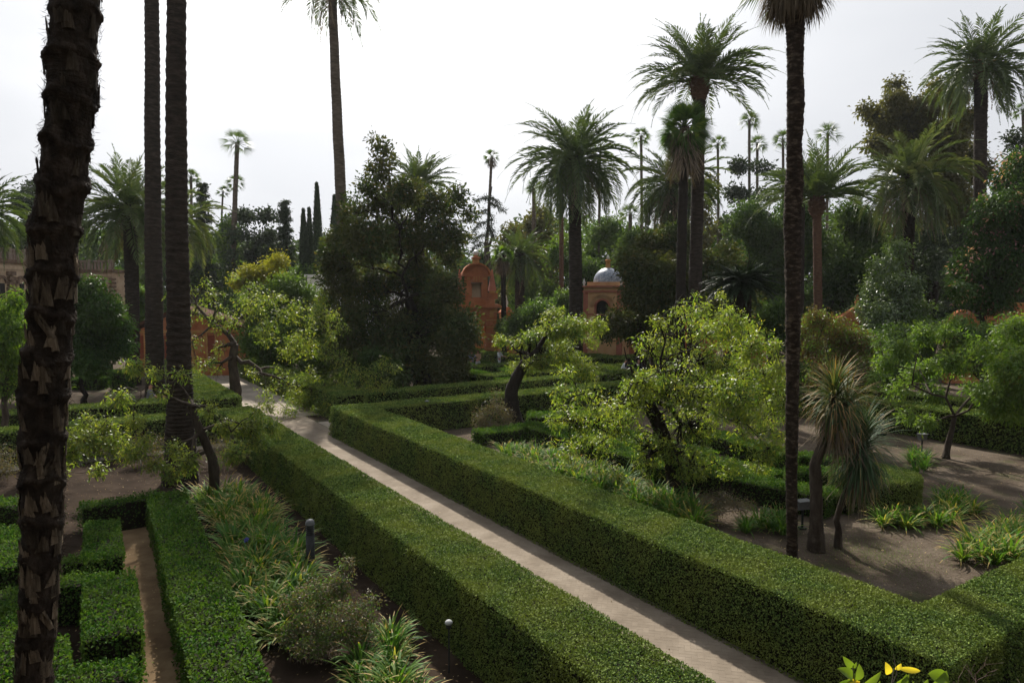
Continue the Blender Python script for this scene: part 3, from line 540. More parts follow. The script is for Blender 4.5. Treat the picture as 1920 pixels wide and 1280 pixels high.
tree('rusty_shrub', 'thin shrub with rusty brown leaves behind the single palm trunk at right', 'shrub', ground_at(1560, 33), at(1560, 700, 33), LB([(1530, 600, 26), (1560, 620, 36), (1600, 640, 34), (1520, 650, 28), (1580, 680, 34), (1540, 700, 28), (1620, 690, 26), (1500, 620, 18), (1620, 650, 22)], 33, 1.2, 9), 'rust', .08, 900, 13, .13, .22, core=.2, seed=12, twigs=.9, bare=1, mat2='peach2', frac2=.35)
tree('peach_tree', 'dusky green tree low behind the sword-leaved plants', 'tree', ground_at(1660, 36), at(1660, 700, 36), LB([(1640, 650, 35), (1690, 640, 40), (1740, 625, 30), (1620, 700, 30), (1670, 690, 34), (1720, 690, 34), (1800, 620, 30), (1850, 630, 30), (1900, 625, 24), (1580, 720, 20), (1790, 670, 34), (1860, 680, 30), (1570, 660, 22), (1500, 690, 20)], 36, 2.0, 10), 'green', .12, 1700, 15, .17, .3, seed=13, group=PG, kind='long', wl=.35)
# dark magnolia
tree('magnolia_tree', 'big dark magnolia tree with brownish glossy leaves, left of the gateway', 'tree', ground_at(790, 45), at(765, 560, 45), LB([(716, 275, 16), (712, 320, 22), (690, 350, 20), (670, 400, 26), (720, 380, 34), (760, 360, 28), (800, 380, 34), (835, 385, 28), (858, 368, 16), (880, 400, 9), (700, 262, 8), (660, 372, 12), (645, 400, 12), (730, 300, 10), (725, 350, 14), (868, 440, 14), (615, 500, 12), (622, 560, 14), (640, 450, 28), (690, 450, 50), (760, 440, 50), (830, 440, 40), (845, 480, 22), (640, 520, 40), (700, 540, 55), (780, 520, 50), (832, 545, 36), (868, 600, 24), (650, 600, 40), (720, 620, 60), (800, 610, 65), (860, 630, 40), (690, 680, 35), (760, 680, 50), (840, 690, 36), (640, 660, 28), (866, 650, 22), (620, 480, 20)], 45, 2.6, 11), 'magnolia', .42, 4300, 15, .25, .34, limbr=.5, gap=-.42, gs=.8, bark='darkbark', seed=14, droop=.05, wl=.5, core=.35)
tree('magnolia_tree', 'dark glossy magnolia spreading over the pavilion wall, right of its dome', 'tree', ground_at(1210, 44), at(1200, 600, 44), LB([(1190, 500, 26), (1225, 470, 34), (1270, 450, 34), (1240, 520, 40), (1200, 550, 30), (1160, 600, 22), (1190, 610, 34), (1235, 580, 36), (1280, 540, 36), (1140, 620, 16), (1330, 500, 30), (1220, 640, 24)], 44, 1.8, 12), 'magnolia', .3, 2300, 14, .24, .4, limbr=.5, bark='darkbark', seed=15, droop=.05, wl=.5)
tree('orange_tree', 'round dark green orange tree right of the shaggy trunk', 'tree', ground_at(150, 36), at(150, 690, 36), LB([(165, 545, 26), (150, 575, 30), (190, 580, 36), (215, 610, 26), (150, 630, 36), (195, 640, 40), (225, 650, 20), (130, 670, 26), (170, 680, 26)], 36, 1.2, 13), 'orange', .12, 1500, 15, .17, .32, bark='darkbark', seed=16, wl=.5)
tree('yellow_green_shrub', 'yellow-green leafy tree at the left edge, left of the shaggy trunk', 'tree', ground_at(10, 27), at(10, 720, 27), LB([(10, 590, 26), (25, 620, 24), (0, 650, 36), (25, 680, 24), (10, 720, 26), (-30, 640, 40), (30, 560, 14)], 27, 1.0, 14), 'lime', .12, 900, 15, .13, .26, seed=17, wl=.45, mat2='green', frac2=.5)
tree('leafy_tree', 'fresh green domed tree with yellow top behind the half-bare peach tree', 'tree', ground_at(540, 47), at(540, 640, 47), LB([(530, 570, 45), (580, 570, 38), (600, 610, 34), (500, 600, 40), (560, 630, 45), (610, 650, 30), (480, 560, 26), (540, 540, 30), (480, 640, 30), (520, 670, 35)], 47, 1.6, 15), 'green', .25, 2200, 14, .2, .38, seed=18, wl=.5, mat2='lime', frac2=.05, limbr=.5)
tree('leafy_tree', 'yellowing tree top rising above the fresh green domed tree', 'tree', ground_at(500, 50), at(500, 560, 50), LB([(520, 490, 16), (500, 510, 18), (470, 515, 18), (480, 535, 24), (450, 530, 14), (510, 530, 20)], 50, 1.0, 16), 'yellow', .12, 520, 16, .19, .35, seed=19, wl=.5)
tree('leafy_tree', 'light green bushy tree right of the terracotta pillar', 'tree', ground_at(1010, 52), at(1010, 640, 52), LB([(980, 600, 24), (1010, 590, 30), (1045, 585, 26), (1070, 590, 20), (1000, 630, 30), (1040, 620, 30), (960, 620, 20), (1060, 560, 14)], 52, 1.2, 17), 'green', .15, 1100, 14, .2, .38, seed=20, wl=.5)
tree('dark_bush', 'dark bush below the pillar with the white finial', 'shrub', ground_at(945, 54), at(945, 660, 54), LB([(945, 612, 12), (960, 622, 16), (980, 632, 18), (995, 650, 18)], 54, .8, 18), 'dark', .1, 480, 14, .2, .3, seed=21, wl=.5)
tree('silvery_tree', 'silvery green tree beside the small orange pediment', 'tree', ground_at(1675, 41), at(1675, 600, 41), LB([(1685, 470, 18), (1665, 500, 26), (1650, 540, 28), (1690, 540, 32), (1640, 580, 30), (1680, 590, 38), (1715, 580, 24), (1650, 610, 26), (1700, 620, 26)], 41, 1.3, 19), 'silver', .15, 1300, 15, .17, .34, seed=22, wl=.45, mat2='green', frac2=.3)
tree('silk_floss_tree', 'broad flowering tree with scattered pink blossoms at the right edge', 'tree', ground_at(1850, 40), at(1850, 560, 40), LB([(1890, 340, 24), (1915, 310, 26), (1870, 390, 34), (1910, 390, 36), (1850, 430, 34), (1900, 450, 45), (1850, 480, 40), (1810, 500, 26), (1900, 520, 40), (1830, 540, 34), (1800, 545, 18), (1870, 560, 30), (1940, 400, 60), (1940, 500, 50)], 40, 1.8, 20), 'orange', .2, 2600, 16, .19, .36, bark='darkbark', seed=23, wl=.5, mat2='pink', frac2=.07)
tree('tall_tree', 'tall olive-brown tree standing against the sky left of the orange-fruited palm', 'tree', ground_at(1740, 62), at(1745, 420, 62), LB([(1678, 160, 12), (1680, 190, 20), (1640, 215, 18), (1660, 240, 22), (1700, 210, 26), (1720, 250, 34), (1740, 200, 24), (1770, 260, 34), (1640, 270, 14), (1670, 280, 20), (1780, 190, 24), (1760, 160, 14), (1800, 300, 40), (1760, 330, 40), (1720, 310, 26), (1800, 230, 30), (1830, 320, 26), (1790, 380, 40), (1620, 205, 10)], 62, 2.5, 21), 'olive', .45, 3000, 14, .3, .45, limbr=.45, bark='darkbark', seed=24, wl=.55, core=.4)
# far conifers and background trees
def bg(px, ytop, wpx, Y, leaf, label, name='background_tree', cat='tree', seed=0, kind='broad', n=None, ls=None, group='trees at the back of the garden', mat2=None, frac2=0, ybot=640, bark='darkbark'):
    r = rs(seed + 900); lb = []
    if kind == 'broad':
        hh = ybot - ytop; k = max(7, int(hh / 16))
        for i in range(k):
            t = (i + r.random()) / k; yy = ytop + wpx * .12 + t * hh * .85; hw = wpx / 2 * min(1, math.sqrt(max(.04, t * 2.6))) * .78
            lb.append((px + r.uniform(-1, 1) * hw, yy, wpx * r.uniform(.14, .24)))
    elif kind == 'cypress':
        hh = ybot - ytop; k = 26
        for i in range(k):
            t = i / (k - 1); lb.append((px + r.normal(0, wpx * .03), ytop + 3 + t * hh, max(2.5, wpx / 2 * min(1, t * 3.2 + .12)) * (1 - .25 * max(0, t - .7))))
    elif kind == 'conifer':
        hh = ybot - ytop; k = 44
        for i in range(k):
            t = i / (k - 1); hw = wpx / 2 * (t * .95 + .05); lb.append((px + r.uniform(-1, 1) * hw * .7, ytop + 3 + t * hh, max(2.5, hw * .36)))
    elif kind == 'cedar':
        hh = ybot - ytop; k = 22
        for i in range(k):
            t = (i // 4) / 5.0; s = (-1, 1, -.5, .5)[i % 4]; lb.append((px + s * wpx * .42 * r.uniform(.5, 1.05), ytop + t * hh * .75 + r.uniform(-4, 4) + 4, wpx * .13))
    area = sum((q[2]) ** 2 for q in lb) * (Y / FPX) ** 2
    sc = max(.9, Y / 60.0); ls = ls or .30 * sc; crad = .42 * sc
    n = n or int(min(3400, max(360 if kind in ('broad', 'cedar') else 1000, area * 40)))
    b = ground_at(px, Y); sq = .35 if kind == 'cedar' else (1.5 if kind == 'cypress' else .85)
    f = at(px, ytop + (ybot - ytop) * (.35 if kind != 'broad' else .6), Y)
    return tree(name, label, cat, b, f, LB(lb, Y, wpx / 2.6 * Y / FPX if kind != 'cypress' else .2, seed), leaf, .22 if kind != 'broad' else .34, n, 13 if kind != 'cypress' else 16, ls * (.8 if kind in ('cypress', 'conifer') else 1), crad * (.6 if kind == 'cypress' else .8 if kind == 'conifer' else 1), seed=seed + 31, group=group, wl=.5, bark=bark, droop=.1, squash=sq, core=.3, twigs=.1, limbr=.3, mat2=mat2, frac2=frac2)
B = [(55, 330, 90, 70, 'needle', 'dark conifer left of the shaggy trunk, over the grotto gallery', 'broad'),
 
 (430, 410, 90, 84, 'green', 'rounded green tree between the pointed conifer and the cedar', 'broad'),
 (330, 470, 170, 76, 'dark', 'dark broad tree behind the twin thick trunks', 'broad'),
 (480, 400, 110, 76, 'needle', 'flat-topped dark cedar with tiered branches', 'cedar'),
 (487, 440, 80, 79, 'needle', 'dense dark conifer mass under the flat-topped cedar', 'broad'),
 
 
 
 
 (640, 440, 70, 78, 'dark', 'dark tree behind the slender grey palm trunk', 'broad'),
 (560, 490, 90, 70, 'green', 'mid green tree below the narrow cypresses', 'broad'),
 (230, 500, 130, 80, 'dark', 'dark tree behind the left date palm', 'broad'),
 (130, 400, 80, 88, 'dark', 'dark tree over the gallery, right of the shaggy trunk', 'broad'),
 (430, 540, 120, 66, 'dark', 'shaded tree behind the yellowing tree top', 'broad'),
 (960, 420, 80, 80, 'olive', 'thin brownish tree behind the gateway', 'broad'),
 (1010, 390, 90, 82, 'olive', 'brownish open tree left of the big date palm trunk', 'broad'),
 (1060, 440, 110, 72, 'green', 'green tree behind the big date palm trunk', 'broad'),
 (1140, 405, 120, 78, 'green', 'light green rounded tree behind the dome', 'broad'),
 (1110, 480, 90, 68, 'dark', 'shaded tree just behind the domed pavilion', 'broad'),
 (985, 490, 110, 68, 'green', 'green tree behind the small bright fan palm', 'broad'),
 (1200, 430, 110, 72, 'dark', 'dark tree between the dome and the drooping palm', 'broad'),
 (1330, 330, 60, 82, 'olive', 'thin-leaved tree top right of the two crossing palms', 'broad'),
 (1405, 310, 90, 84, 'needle', 'flat-crowned conifer under the pair of slim fan palms', 'cedar'),
 (1400, 370, 150, 62, 'dark', 'large dark green tree left of the skirted palm trunk', 'broad'),
 (1500, 360, 150, 64, 'dark', 'large dark tree directly behind the skirted palm trunk', 'broad'),
 (1590, 370, 170, 60, 'dark', 'largest dark evergreen between the right-hand palms', 'broad'),
 (1370, 450, 120, 52, 'magnolia', 'dark glossy tree behind the cycad', 'broad'),
 (1560, 510, 120, 56, 'dark', 'low dark tree left of the small orange pediment', 'broad'),
 (1640, 420, 130, 68, 'dark', 'dark tree behind the silvery tree', 'broad'),
 (1740, 400, 130, 58, 'needle', 'dark conifer behind the drooping right-hand palm', 'broad'),
 (1790, 330, 130, 70, 'needle', 'dark conifer below the tall olive-brown tree', 'broad'),
 (1905, 245, 60, 64, 'needle', 'dark conifer top at the right edge', 'broad'),
 (1930, 380, 140, 66, 'dark', 'dark tree behind the pink-blossomed tree', 'broad'),
 (1450, 570, 90, 44, 'dark', 'dark shrub mass beside the cycad trunk', 'broad'),
 (0, 470, 110, 90, 'dark', 'dark tree at the far left edge behind the gallery', 'broad'),
 (90, 540, 80, 50, 'green', 'green bush in front of the grotto gallery', 'broad'),
 (260, 540, 60, 56, 'green', 'small light green tree between the date palm and the twin trunks', 'broad'),
 (905, 470, 70, 96, 'dark', 'low dark tree far behind the gateway top', 'broad'),
 (860, 470, 90, 90, 'dark', 'dark tree behind the dark magnolia', 'broad'), (600, 610, 120, 46, 'green', 'leafy bush behind the far path hedge, below the fresh green dome', 'broad'), (700, 660, 110, 42, 'dark', 'dark bush at the foot of the dark magnolia, left side', 'broad'), (840, 665, 100, 47, 'dark', 'dark bush at the foot of the dark magnolia, right side', 'broad'), (60, 640, 120, 38, 'green', 'green bush left of the shaggy trunk below the gallery', 'broad'),
 (740, 470, 140, 92, 'dark', 'dark tree glimpsed through the dark magnolia', 'broad')]
for i, (px, yt, wp, Y, lf_, lab, kd) in enumerate(B):
    yb = 640 if Y > 55 else 650 if yt < 600 else 725
    if 'bush' in lab or 'shrub' in lab: nm, ct = 'garden_bush', 'shrub'
    elif kd == 'cypress': nm, ct = 'cypress_tree', 'tree'
    elif kd in ('conifer', 'cedar'): nm, ct = 'conifer_tree', 'tree'
    else: nm, ct = 'background_tree', 'tree'
    bg(px, yt, wp, Y, lf_, lab, nm, ct, seed=i * 3 + 1, kind=kd, ybot=yb)
def cone_tree(px, ytop, wpx, Y, kind, label, name, seed):
    r = rs(seed + 700); b = ground_at(px, Y); T = at(px, ytop, Y); H = T[2]; W = wpx / 2 * Y / FPX; root = empty(name, b, label, 'tree', 'conifers at the back of the garden')
    tk = MB(); tk.tube(curve3(b, T - (0, 0, .3), 10, 0, .05, r), np.linspace(.28, .03, 10), 7); lf = MB()
    if kind == 'cypress':
        n = 9000; t = r.random(n) ** .8; a = r.uniform(0, 6.283, n); prof = np.minimum(1, (1 - t) * 4.0 + .03) ** .8 * (1 - .45 * t); rr = W * prof * (.82 + .22 * wob(a * 1.5, t * H, 1.4, seed)) * (1 - .35 * r.random(n) ** 2)
        P = np.stack([b[0] + np.cos(a) * rr, b[1] + np.sin(a) * rr, .3 + t * (H - .1)], 1); D = nrm(np.stack([np.cos(a) * .35, np.sin(a) * .35, a * 0 + 1], 1) + r.normal(0, .3, (n, 3))); S = r.uniform(.18, .36, n)
        lf.leaf(P, D, np.stack([np.cos(a), np.sin(a), a * 0], 1), S, S * .4)
    else:
        for k in range(64):
            t = (k + r.random()) / 64; z = H * (.1 + .9 * t); a0 = k * 2.4; L = W * (1 - t) ** .75 * r.uniform(.75, 1.15) + .15; E = np.array((b[0] + math.cos(a0) * L, b[1] + math.sin(a0) * L, z - L * .12)); A = np.array((b[0], b[1], z)); tk.segs([A], [E], .05, .015)
            n = 190; u = r.random(n) ** .7; P = A + (E - A) * u[:, None] + r.normal(0, 1, (n, 3)) * np.array((.32, .32, .2)) * (.5 + L * .22); S = r.uniform(.18, .38, n)
            lf.leaf(P, nrm(nrm((E - A)[None]) + r.normal(0, .7, (n, 3)) - (0, 0, .35)), nrm(r.normal(0, .4, (n, 3)) + (0, 0, 1)), S, S * .45)
    part(tk, 'trunk', MT['darkbark'], root, True); part(lf, 'crown', MT['needle'], root)
for i, a in enumerate([(385, 342, 62, 76, 'fir', 'dark pointed conifer right of the twin thick trunks', 'conifer_tree'), (537, 378, 50, 74, 'fir', 'slim dark conifer right of the flat-topped cedar', 'conifer_tree'), (572, 398, 26, 72, 'cypress', 'shorter narrow cypress, left of the tallest one', 'cypress_tree'), (583, 396, 20, 74, 'cypress', 'narrow cypress close against the tallest one', 'cypress_tree'), (598, 350, 26, 71, 'cypress', 'tallest narrow cypress with a pointed tip', 'cypress_tree'), (630, 372, 30, 76, 'cypress', 'cypress half hidden by the slender grey palm trunk', 'cypress_tree'), (510, 430, 60, 78, 'fir', 'dark conifer beneath the right arm of the flat-topped cedar', 'conifer_tree'), (1690, 420, 70, 54, 'fir', 'dark conifer behind the silvery tree', 'conifer_tree')]): cone_tree(*a[:5], a[5], a[6], i)
def wood():
    """the continuous far wood that closes the garden, one mass"""
    lf = MB(); n = 110000; a = rng.uniform(-1.05, 1.05, n); D = rng.uniform(105, 118, n); x = np.sin(a) * D * 1.15; y = np.cos(a * .5) * D
    top = np.where(x > 0, 17.5, 14.5) + wob(x, y, .09, 8) * 3.2 + wob(x, y, .4, 9) * 1.6; top = np.where((x > -9) & (x < -1), top * .7, top); z = top * rng.random(n) ** .75
    P = np.stack([x, y, z], 1); s = rng.uniform(.6, 1.1, n)
    lf.leaf(P, nrm(rng.normal(0, 1, (n, 3))), nrm(rng.normal(0, .6, (n, 3)) + (0, -.3, .5)), s, s * .6)
    tag(lf.build('far_wood', MT['dark']), label='dark far-off wood closing the garden', cat='woodland', kind='stuff')
wood()

# ------------------------------------------------------------------ palms
def trunk_mesh(P0, P1, r0, r1, style='ring', n=14, seed=0, rn=None, pts=None, rads=None, dh=.07, flare=1.25):
    r = rs(seed + 50); m = MB(); P0 = np.array(P0, float); P1 = np.array(P1, float)
    if pts is None:
        L = np.linalg.norm(P1 - P0); k = max(6, int(L / dh)); t = np.linspace(0, 1, k)[:, None]
        P = P0 + (P1 - P0) * t; d = np.sin(t[:, 0] * np.pi) * L * .006 * r.uniform(-1, 1); P[:, 0] += d
        R = r0 + (r1 - r0) * t[:, 0] + r0 * (flare - 1) * np.exp(-t[:, 0] * L / .5)
    else:
        pts = np.array(pts, float); L = np.linalg.norm(np.diff(pts, axis=0), axis=1).sum(); k = max(6, int(L / dh)); q = np.linspace(0, len(pts) - 1, k)
        P = np.stack([np.interp(q, np.arange(len(pts)), pts[:, j]) for j in range(3)], 1); R = np.interp(q, np.arange(len(pts)), rads); t = np.linspace(0, 1, k)[:, None]
    k = len(P); a = np.linspace(0, 2 * np.pi, n, endpoint=False)[None]; h = (t[:, 0] * L)[:, None]
    if style == 'ring': RR = R[:, None] * (1 + .035 * np.sin(h * 2 * np.pi / .22 + r.normal(0, .25, (k, 1))) + r.normal(0, .018, (k, n)) + .03 * np.sin(h * 1.7 + a))
    elif style == 'date': RR = R[:, None] * (1 + .10 * np.maximum(0, np.sin(h * 2 * np.pi / .30 + a * 3)) * np.maximum(.2, np.sin(h * 2 * np.pi / .30 - a * 3) * .5 + .5) + r.normal(0, .03, (k, n)))
    else: RR = R[:, None] * (1 + .09 * ((h / .35 + .15 * np.sin(a * 2 + h) + r.uniform(0, .1, (k, 1))) % 1 - .5) + .08 * wob(h * 2.2 + a * 0, a * 1.2, 1.6, seed) + r.normal(0, .035, (k, n)))
    m.tube(P, RR, n); return m, P
def frond_crown(lf, rc, C, L, nf, el_hi, el_lo, seed, curv=(.9, 1.6), nl=46, lw=.045, ll=.5, vee=.35, thin=1.0, r0=.12, az0=0):
    r = rs(seed + 77); i = np.arange(nf); az = i * 2.39996 + az0 + r.normal(0, .15, nf); t = (i + .5) / nf
    el = el_hi + (el_lo - el_hi) * t ** .85 + r.normal(0, .08, nf); Lf = L * r.uniform(.85, 1.08, nf) * np.where(t < .12, .8, 1)
    cv = r.uniform(*curv, nf) * (.55 + .7 * np.cos(np.clip(el, -1.2, 1.4)) ); k = 12; st = np.arange(k + 1) / k
    pitch = el[:, None] - cv[:, None] * st[None] ** 1.3; hd = np.stack([np.cos(az), np.sin(az)], 1)
    pitch = np.maximum(pitch, -1.45)
    step = Lf[:, None] / k; dx = np.cos(pitch) * step; dz = np.sin(pitch) * step
    X = np.concatenate([np.zeros((nf, 1)), np.cumsum(dx[:, :-1], 1)], 1) + r0; Z = np.concatenate([np.zeros((nf, 1)), np.cumsum(dz[:, :-1], 1)], 1)
    Cn = np.array(C) + np.concatenate([hd[:, None] * X[..., None], Z[..., None]], -1)
    sw = r.normal(0, .12, nf)[:, None] * st[None] ** 2 * Lf[:, None]; sd_ = np.stack([-hd[:, 1], hd[:, 0], np.zeros(nf)], 1); Cn = Cn + sd_[:, None] * sw[..., None]
    T = nrm(np.gradient(Cn, axis=1)); S = np.repeat(sd_[:, None], k + 1, 1); S = nrm(S - T * (S * T).sum(-1, keepdims=True)); N = np.cross(S, T); N = N * np.sign(N[..., 2:3] + 1e-6)
    for j in range(k):
        rr = .028 * (1 - st[j] * .8) * L / 4; rr2 = .028 * (1 - st[j + 1] * .8) * L / 4
        rc.segs(Cn[:, j], Cn[:, j + 1], rr, rr2)
    for sgn in (-1, 1):
        u = (np.linspace(.12, .995, nl)[None] + r.normal(0, .006, (nf, nl))).clip(.05, .999); q = u * k; q0 = np.minimum(q.astype(int), k - 1); f = (q - q0)[..., None]
        I = np.arange(nf)[:, None]; P = Cn[I, q0] * (1 - f) + Cn[I, q0 + 1] * f; Tt = T[I, q0]; Ss = S[I, q0] * sgn; Nn = N[I, q0]
        al = np.radians(62 - 38 * u + r.normal(0, 5, u.shape))[..., None]; ve = vee + r.normal(0, .18, u.shape)[..., None]
        D = Tt * np.cos(al) + (Ss * np.cos(ve) + Nn * np.sin(ve)) * np.sin(al)
        le = ll * np.sin(np.clip(u * 1.05 + .12, 0, 1) * np.pi) ** .55 * (.75 + .25 * r.random(u.shape)) + .08
        rn = np.repeat(r.random(nf) * .6, nl) + r.random(nf * nl) * .4
        lf.leaf(P.reshape(-1, 3), D.reshape(-1, 3), np.cross(D, Tt).reshape(-1, 3) + Nn.reshape(-1, 3), le.ravel(), lw, rn, bend=.0, droop=.16, fold=.0)
def date_palm(label, px, py, pxb, Y, tw, L, nf, hi, lo, seed, bark='palmbark', leaf='date', cv=(.9, 1.5), dead=0, stalks=0, boots=True, lw=None, twb=None, name='date_palm', style='date', group='tall feather-leaved palms', ball=1.35, vee=.35, nl=46, ll=None):
    C = at(px, py, Y); b = ground_at(pxb, Y); r1 = tw / 2 * Y / FPX; rb = (twb or tw) / 2 * Y / FPX
    root = empty(name, b, label, 'palm tree', group)
    tm, P = trunk_mesh(b, C - (0, 0, .2), rb, r1, style, seed=seed); part(tm, 'trunk', MT[bark], root, True)
    lf = MB(); rc = MB(); frond_crown(lf, rc, C, L, nf, hi, lo, seed, cv, lw=lw or max(.045, Y / 697 * .85), ll=ll or L * .14 + .08, r0=r1 * .6, vee=vee, nl=nl)
    part(lf, 'crown', MT[leaf], root); part(rc, 'frond_stalks', MT['green'], root)
    if boots:
        bm = MB(); q = 60; r = rs(seed); a = np.arange(q) * 2.4; hgt = np.arange(q) / q
        Pp = C + np.stack([np.cos(a) * r1 * (.8 + .4 * np.sin(hgt * 3.1)), np.sin(a) * r1 * (.8 + .4 * np.sin(hgt * 3.1)), -1.0 + hgt * 1.15], 1) * (ball * .8, ball * .8, 1)
        zz_ = np.linspace(-1.15, .25, 14); pr_ = r1 * (.85 + (ball - .85) * np.sin(np.linspace(.15, 2.7, 14))); bm.tube(np.stack([C[0] + zz_ * 0, C[1] + zz_ * 0, C[2] + zz_], 1), pr_[:, None] * (1 + r.normal(0, .09, (14, 12))), 12)
        bm.blades(Pp, a, np.full(q, .95), np.full(q, .34), np.full(q, .17), np.full(q, -.2), 3)
        part(bm, 'leaf_bases', MT['redbark' if bark == 'redbark' or stalks else 'palmbark'], root)
    if stalks:
        sm = MB(); q = stalks; r = rs(seed + 2); a = r.uniform(0, 6.28, q)
        sm.blades(np.tile(C + (0, 0, .1), (q, 1)) + r.normal(0, .1, (q, 3)), a, r.uniform(.1, 1.1, q), r.uniform(1., 1.6, q), np.full(q, .10), r.uniform(.8, 1.8, q), 5)
        part(sm, 'fruit_stalks', MT['orangestalk'], root)
    if dead:
        dm = MB(); dr = MB(); frond_crown(dm, dr, C - (0, 0, .3), L * .8, dead, -.5, -1.1, seed + 5, (.5, .9), lw=lw or .07, ll=L * .07, r0=r1 * .8, vee=-.2, nl=30)
        part(dm, 'dead_fronds', MT['thatch'], root)
    return root
d = math.radians
date_palm('full feather palm with hanging fronds at left, right of the shaggy trunk', 243, 392, 243, 45, 24, 5.0, 74, d(88), d(-45), 1, dead=10)
date_palm('feather palm cut by the left edge, only its right fronds showing', -45, 395, -50, 42, 24, 4.2, 56, d(85), d(-50), 2)
date_palm('slender grey-trunked palm whose crown leaves the top of the photo, left of centre', 622, -42, 660, 48, 15, 4.6, 46, d(85), d(-35), 3, bark='palmgrey', twb=25, style='ring', dead=6, name='tall_palm')
date_palm('small stiff palm crown rising behind the dark magnolia', 786, 345, 790, 62, 18, 3.9, 46, d(88), d(-5), 4, cv=(.5, 1.0))
date_palm('large round date palm in the centre of the skyline', 1076, 300, 1080, 50, 22, 5.6, 96, d(88), d(-62), 5, twb=26, cv=(1.0, 1.7), dead=8)
date_palm('tallest date palm with an upright crown and rusty bulge, right of centre', 1312, 150, 1300, 40, 21, 4.5, 66, d(88), d(-6), 6, twb=25, cv=(.8, 1.35), bark='palmbark', stalks=8, ball=1.6)
date_palm('drooping palm behind the two crossing trunks right of centre', 1262, 345, 1262, 52, 22, 4.9, 70, d(80), d(-60), 7, dead=34, leaf='date', cv=(1.1, 1.8))
date_palm('upright blue-green palm with bare reddish trunk behind the skirted palm', 1532, 375, 1542, 45, 15, 4.6, 54, d(88), d(12), 8, bark='redbark', cv=(.8, 1.3), ball=1.9, stalks=6)
date_palm('drooping date palm with dry hanging fronds at right', 1706, 335, 1703, 47, 20, 4.9, 82, d(88), d(-50), 9, dead=26, cv=(1.1, 1.7), leaf='datebright')
date_palm('tall date palm with orange fruit stalks at upper right', 1840, 122, 1843, 50, 21, 4.7, 84, d(88), d(-50), 10, stalks=26, cv=(.9, 1.6), dead=6)
date_palm('dark palm with yellowed low fronds between gateway and big date palm', 975, 478, 975, 62, 18, 4.0, 50, d(80), d(-55), 11, dead=3)
date_palm('feather palm partly hidden behind the twin thick trunks', 330, 415, 332, 52, 20, 4.4, 54, d(85), d(-55), 12, leaf='datebright')
date_palm('grey-leaved palm whose fronds show left of the skirted palm trunk', 1500, 345, 1500, 56, 18, 3.6, 40, d(70), d(-20), 13)

def fans(lf, C, R, n, hi, lo, seed, seg=22, pet=.45, rc=None, W=.05, dr=.06, splay=2.0):
    r = rs(seed + 33); i = np.arange(n); az = i * 2.39996 + r.normal(0, .2, n); t = (i + .5) / n; el = hi + (lo - hi) * t + r.normal(0, .08, n)
    hd = np.stack([np.cos(az) * np.cos(el), np.sin(az) * np.cos(el), np.sin(el)], 1); sd_ = np.stack([-np.sin(az), np.cos(az), az * 0], 1); up = np.cross(hd, sd_)
    ro = r.uniform(-1.1, 1.1, n)[:, None]; sd_, up = sd_ * np.cos(ro) + up * np.sin(ro), up * np.cos(ro) - sd_ * np.sin(ro)
    H = np.array(C) + hd * (R * pet * r.uniform(.85, 1.1, n))[:, None] + np.array((0, 0, -1.)) * (R * .06)
    if rc is not None: rc.segs(np.tile(C, (n, 1)), H, .02 * R, .013 * R)
    a = np.linspace(-splay / 2 * 1.1, splay / 2 * 1.1, seg)[None] ; a = np.repeat(a, n, 0)
    D = hd[:, None] * np.cos(a)[..., None] + sd_[:, None] * np.sin(a)[..., None] + up[:, None] * (-.25 * np.abs(np.sin(a)))[..., None]
    L = R * (1 - pet) * (1 - .25 * (np.abs(a) / splay) ** 2) * r.uniform(.85, 1.1, a.shape) * 1.1
    P = np.repeat(H[:, None], seg, 1); rn = np.repeat(r.random(n) * .6, seg) + r.random(n * seg) * .4
    lf.leaf(P.reshape(-1, 3), D.reshape(-1, 3), np.repeat(up[:, None], seg, 1).reshape(-1, 3), L.ravel(), W, rn, bend=.05, droop=dr * 3, kind='long')
def thatch(C, r, h, n, seed, flare=1.0, W=.05):
    m = MB(); q = rs(seed + 3); a = q.uniform(0, 6.28, n); zz = q.random(n) ** .8
    P = np.array(C) + np.stack([np.cos(a) * r * .45, np.sin(a) * r * .45, -zz * h * .75], 1)
    m.blades(P, a + q.normal(0, .3, n), q.uniform(-1.3, -.3, n) * 1., q.uniform(.3, .5, n) * h, np.full(n, W), q.uniform(.3, 1.1, n), 4)
    return m
def fan_palm(label, px, py, pxb, Y, tw, Rpx, seed, n=34, hi=1.4, lo=-.7, leaf='fan', bark='palmgrey', skirt=0, twb=None, name='fan_palm', group='slim fan palms on the skyline', style='ring'):
    C = at(px, py, Y); b = ground_at(pxb, Y); R = Rpx * Y / FPX
    root = empty(name, b, label, 'palm tree', group)
    tm, _ = trunk_mesh(b, C, (twb or tw * 1.15) / 2 * Y / FPX, tw / 2 * Y / FPX, style, n=8 if Y > 60 else 14, dh=.15 if Y > 60 else .07, seed=seed); part(tm, 'trunk', MT[bark], root, True)
    lf = MB(); rc = MB(); fans(lf, C, R, int(n * .72) if Y > 60 else n, hi, lo, seed, rc=rc, W=max(.05, Y / 697 * .6), seg=9 if Y > 60 else 24, splay=1.5 if Y > 60 else 2.0); part(lf, 'crown', MT[leaf], root)
    part(rc, 'frond_stalks', MT['green'], root)
    if skirt: part(thatch(C, R * .62, skirt, 160 if Y > 60 else 520, seed, W=max(.05, Y / 697 * .6)), 'dead_fronds', MT['thatch'], root)
    return root
fan_palm('tall slim fan palm leaning left of the cypresses, largest of its trio', 445, 268, 430, 75, 8, 32, 21, twb=13)
fan_palm('small fan palm crown half behind the tall leaning one', 442, 343, 440, 92, 4, 20, 22)
fan_palm('small thin fan palm leaning left, lowest of the trio', 418, 360, 402, 90, 3.5, 15, 23, n=24)
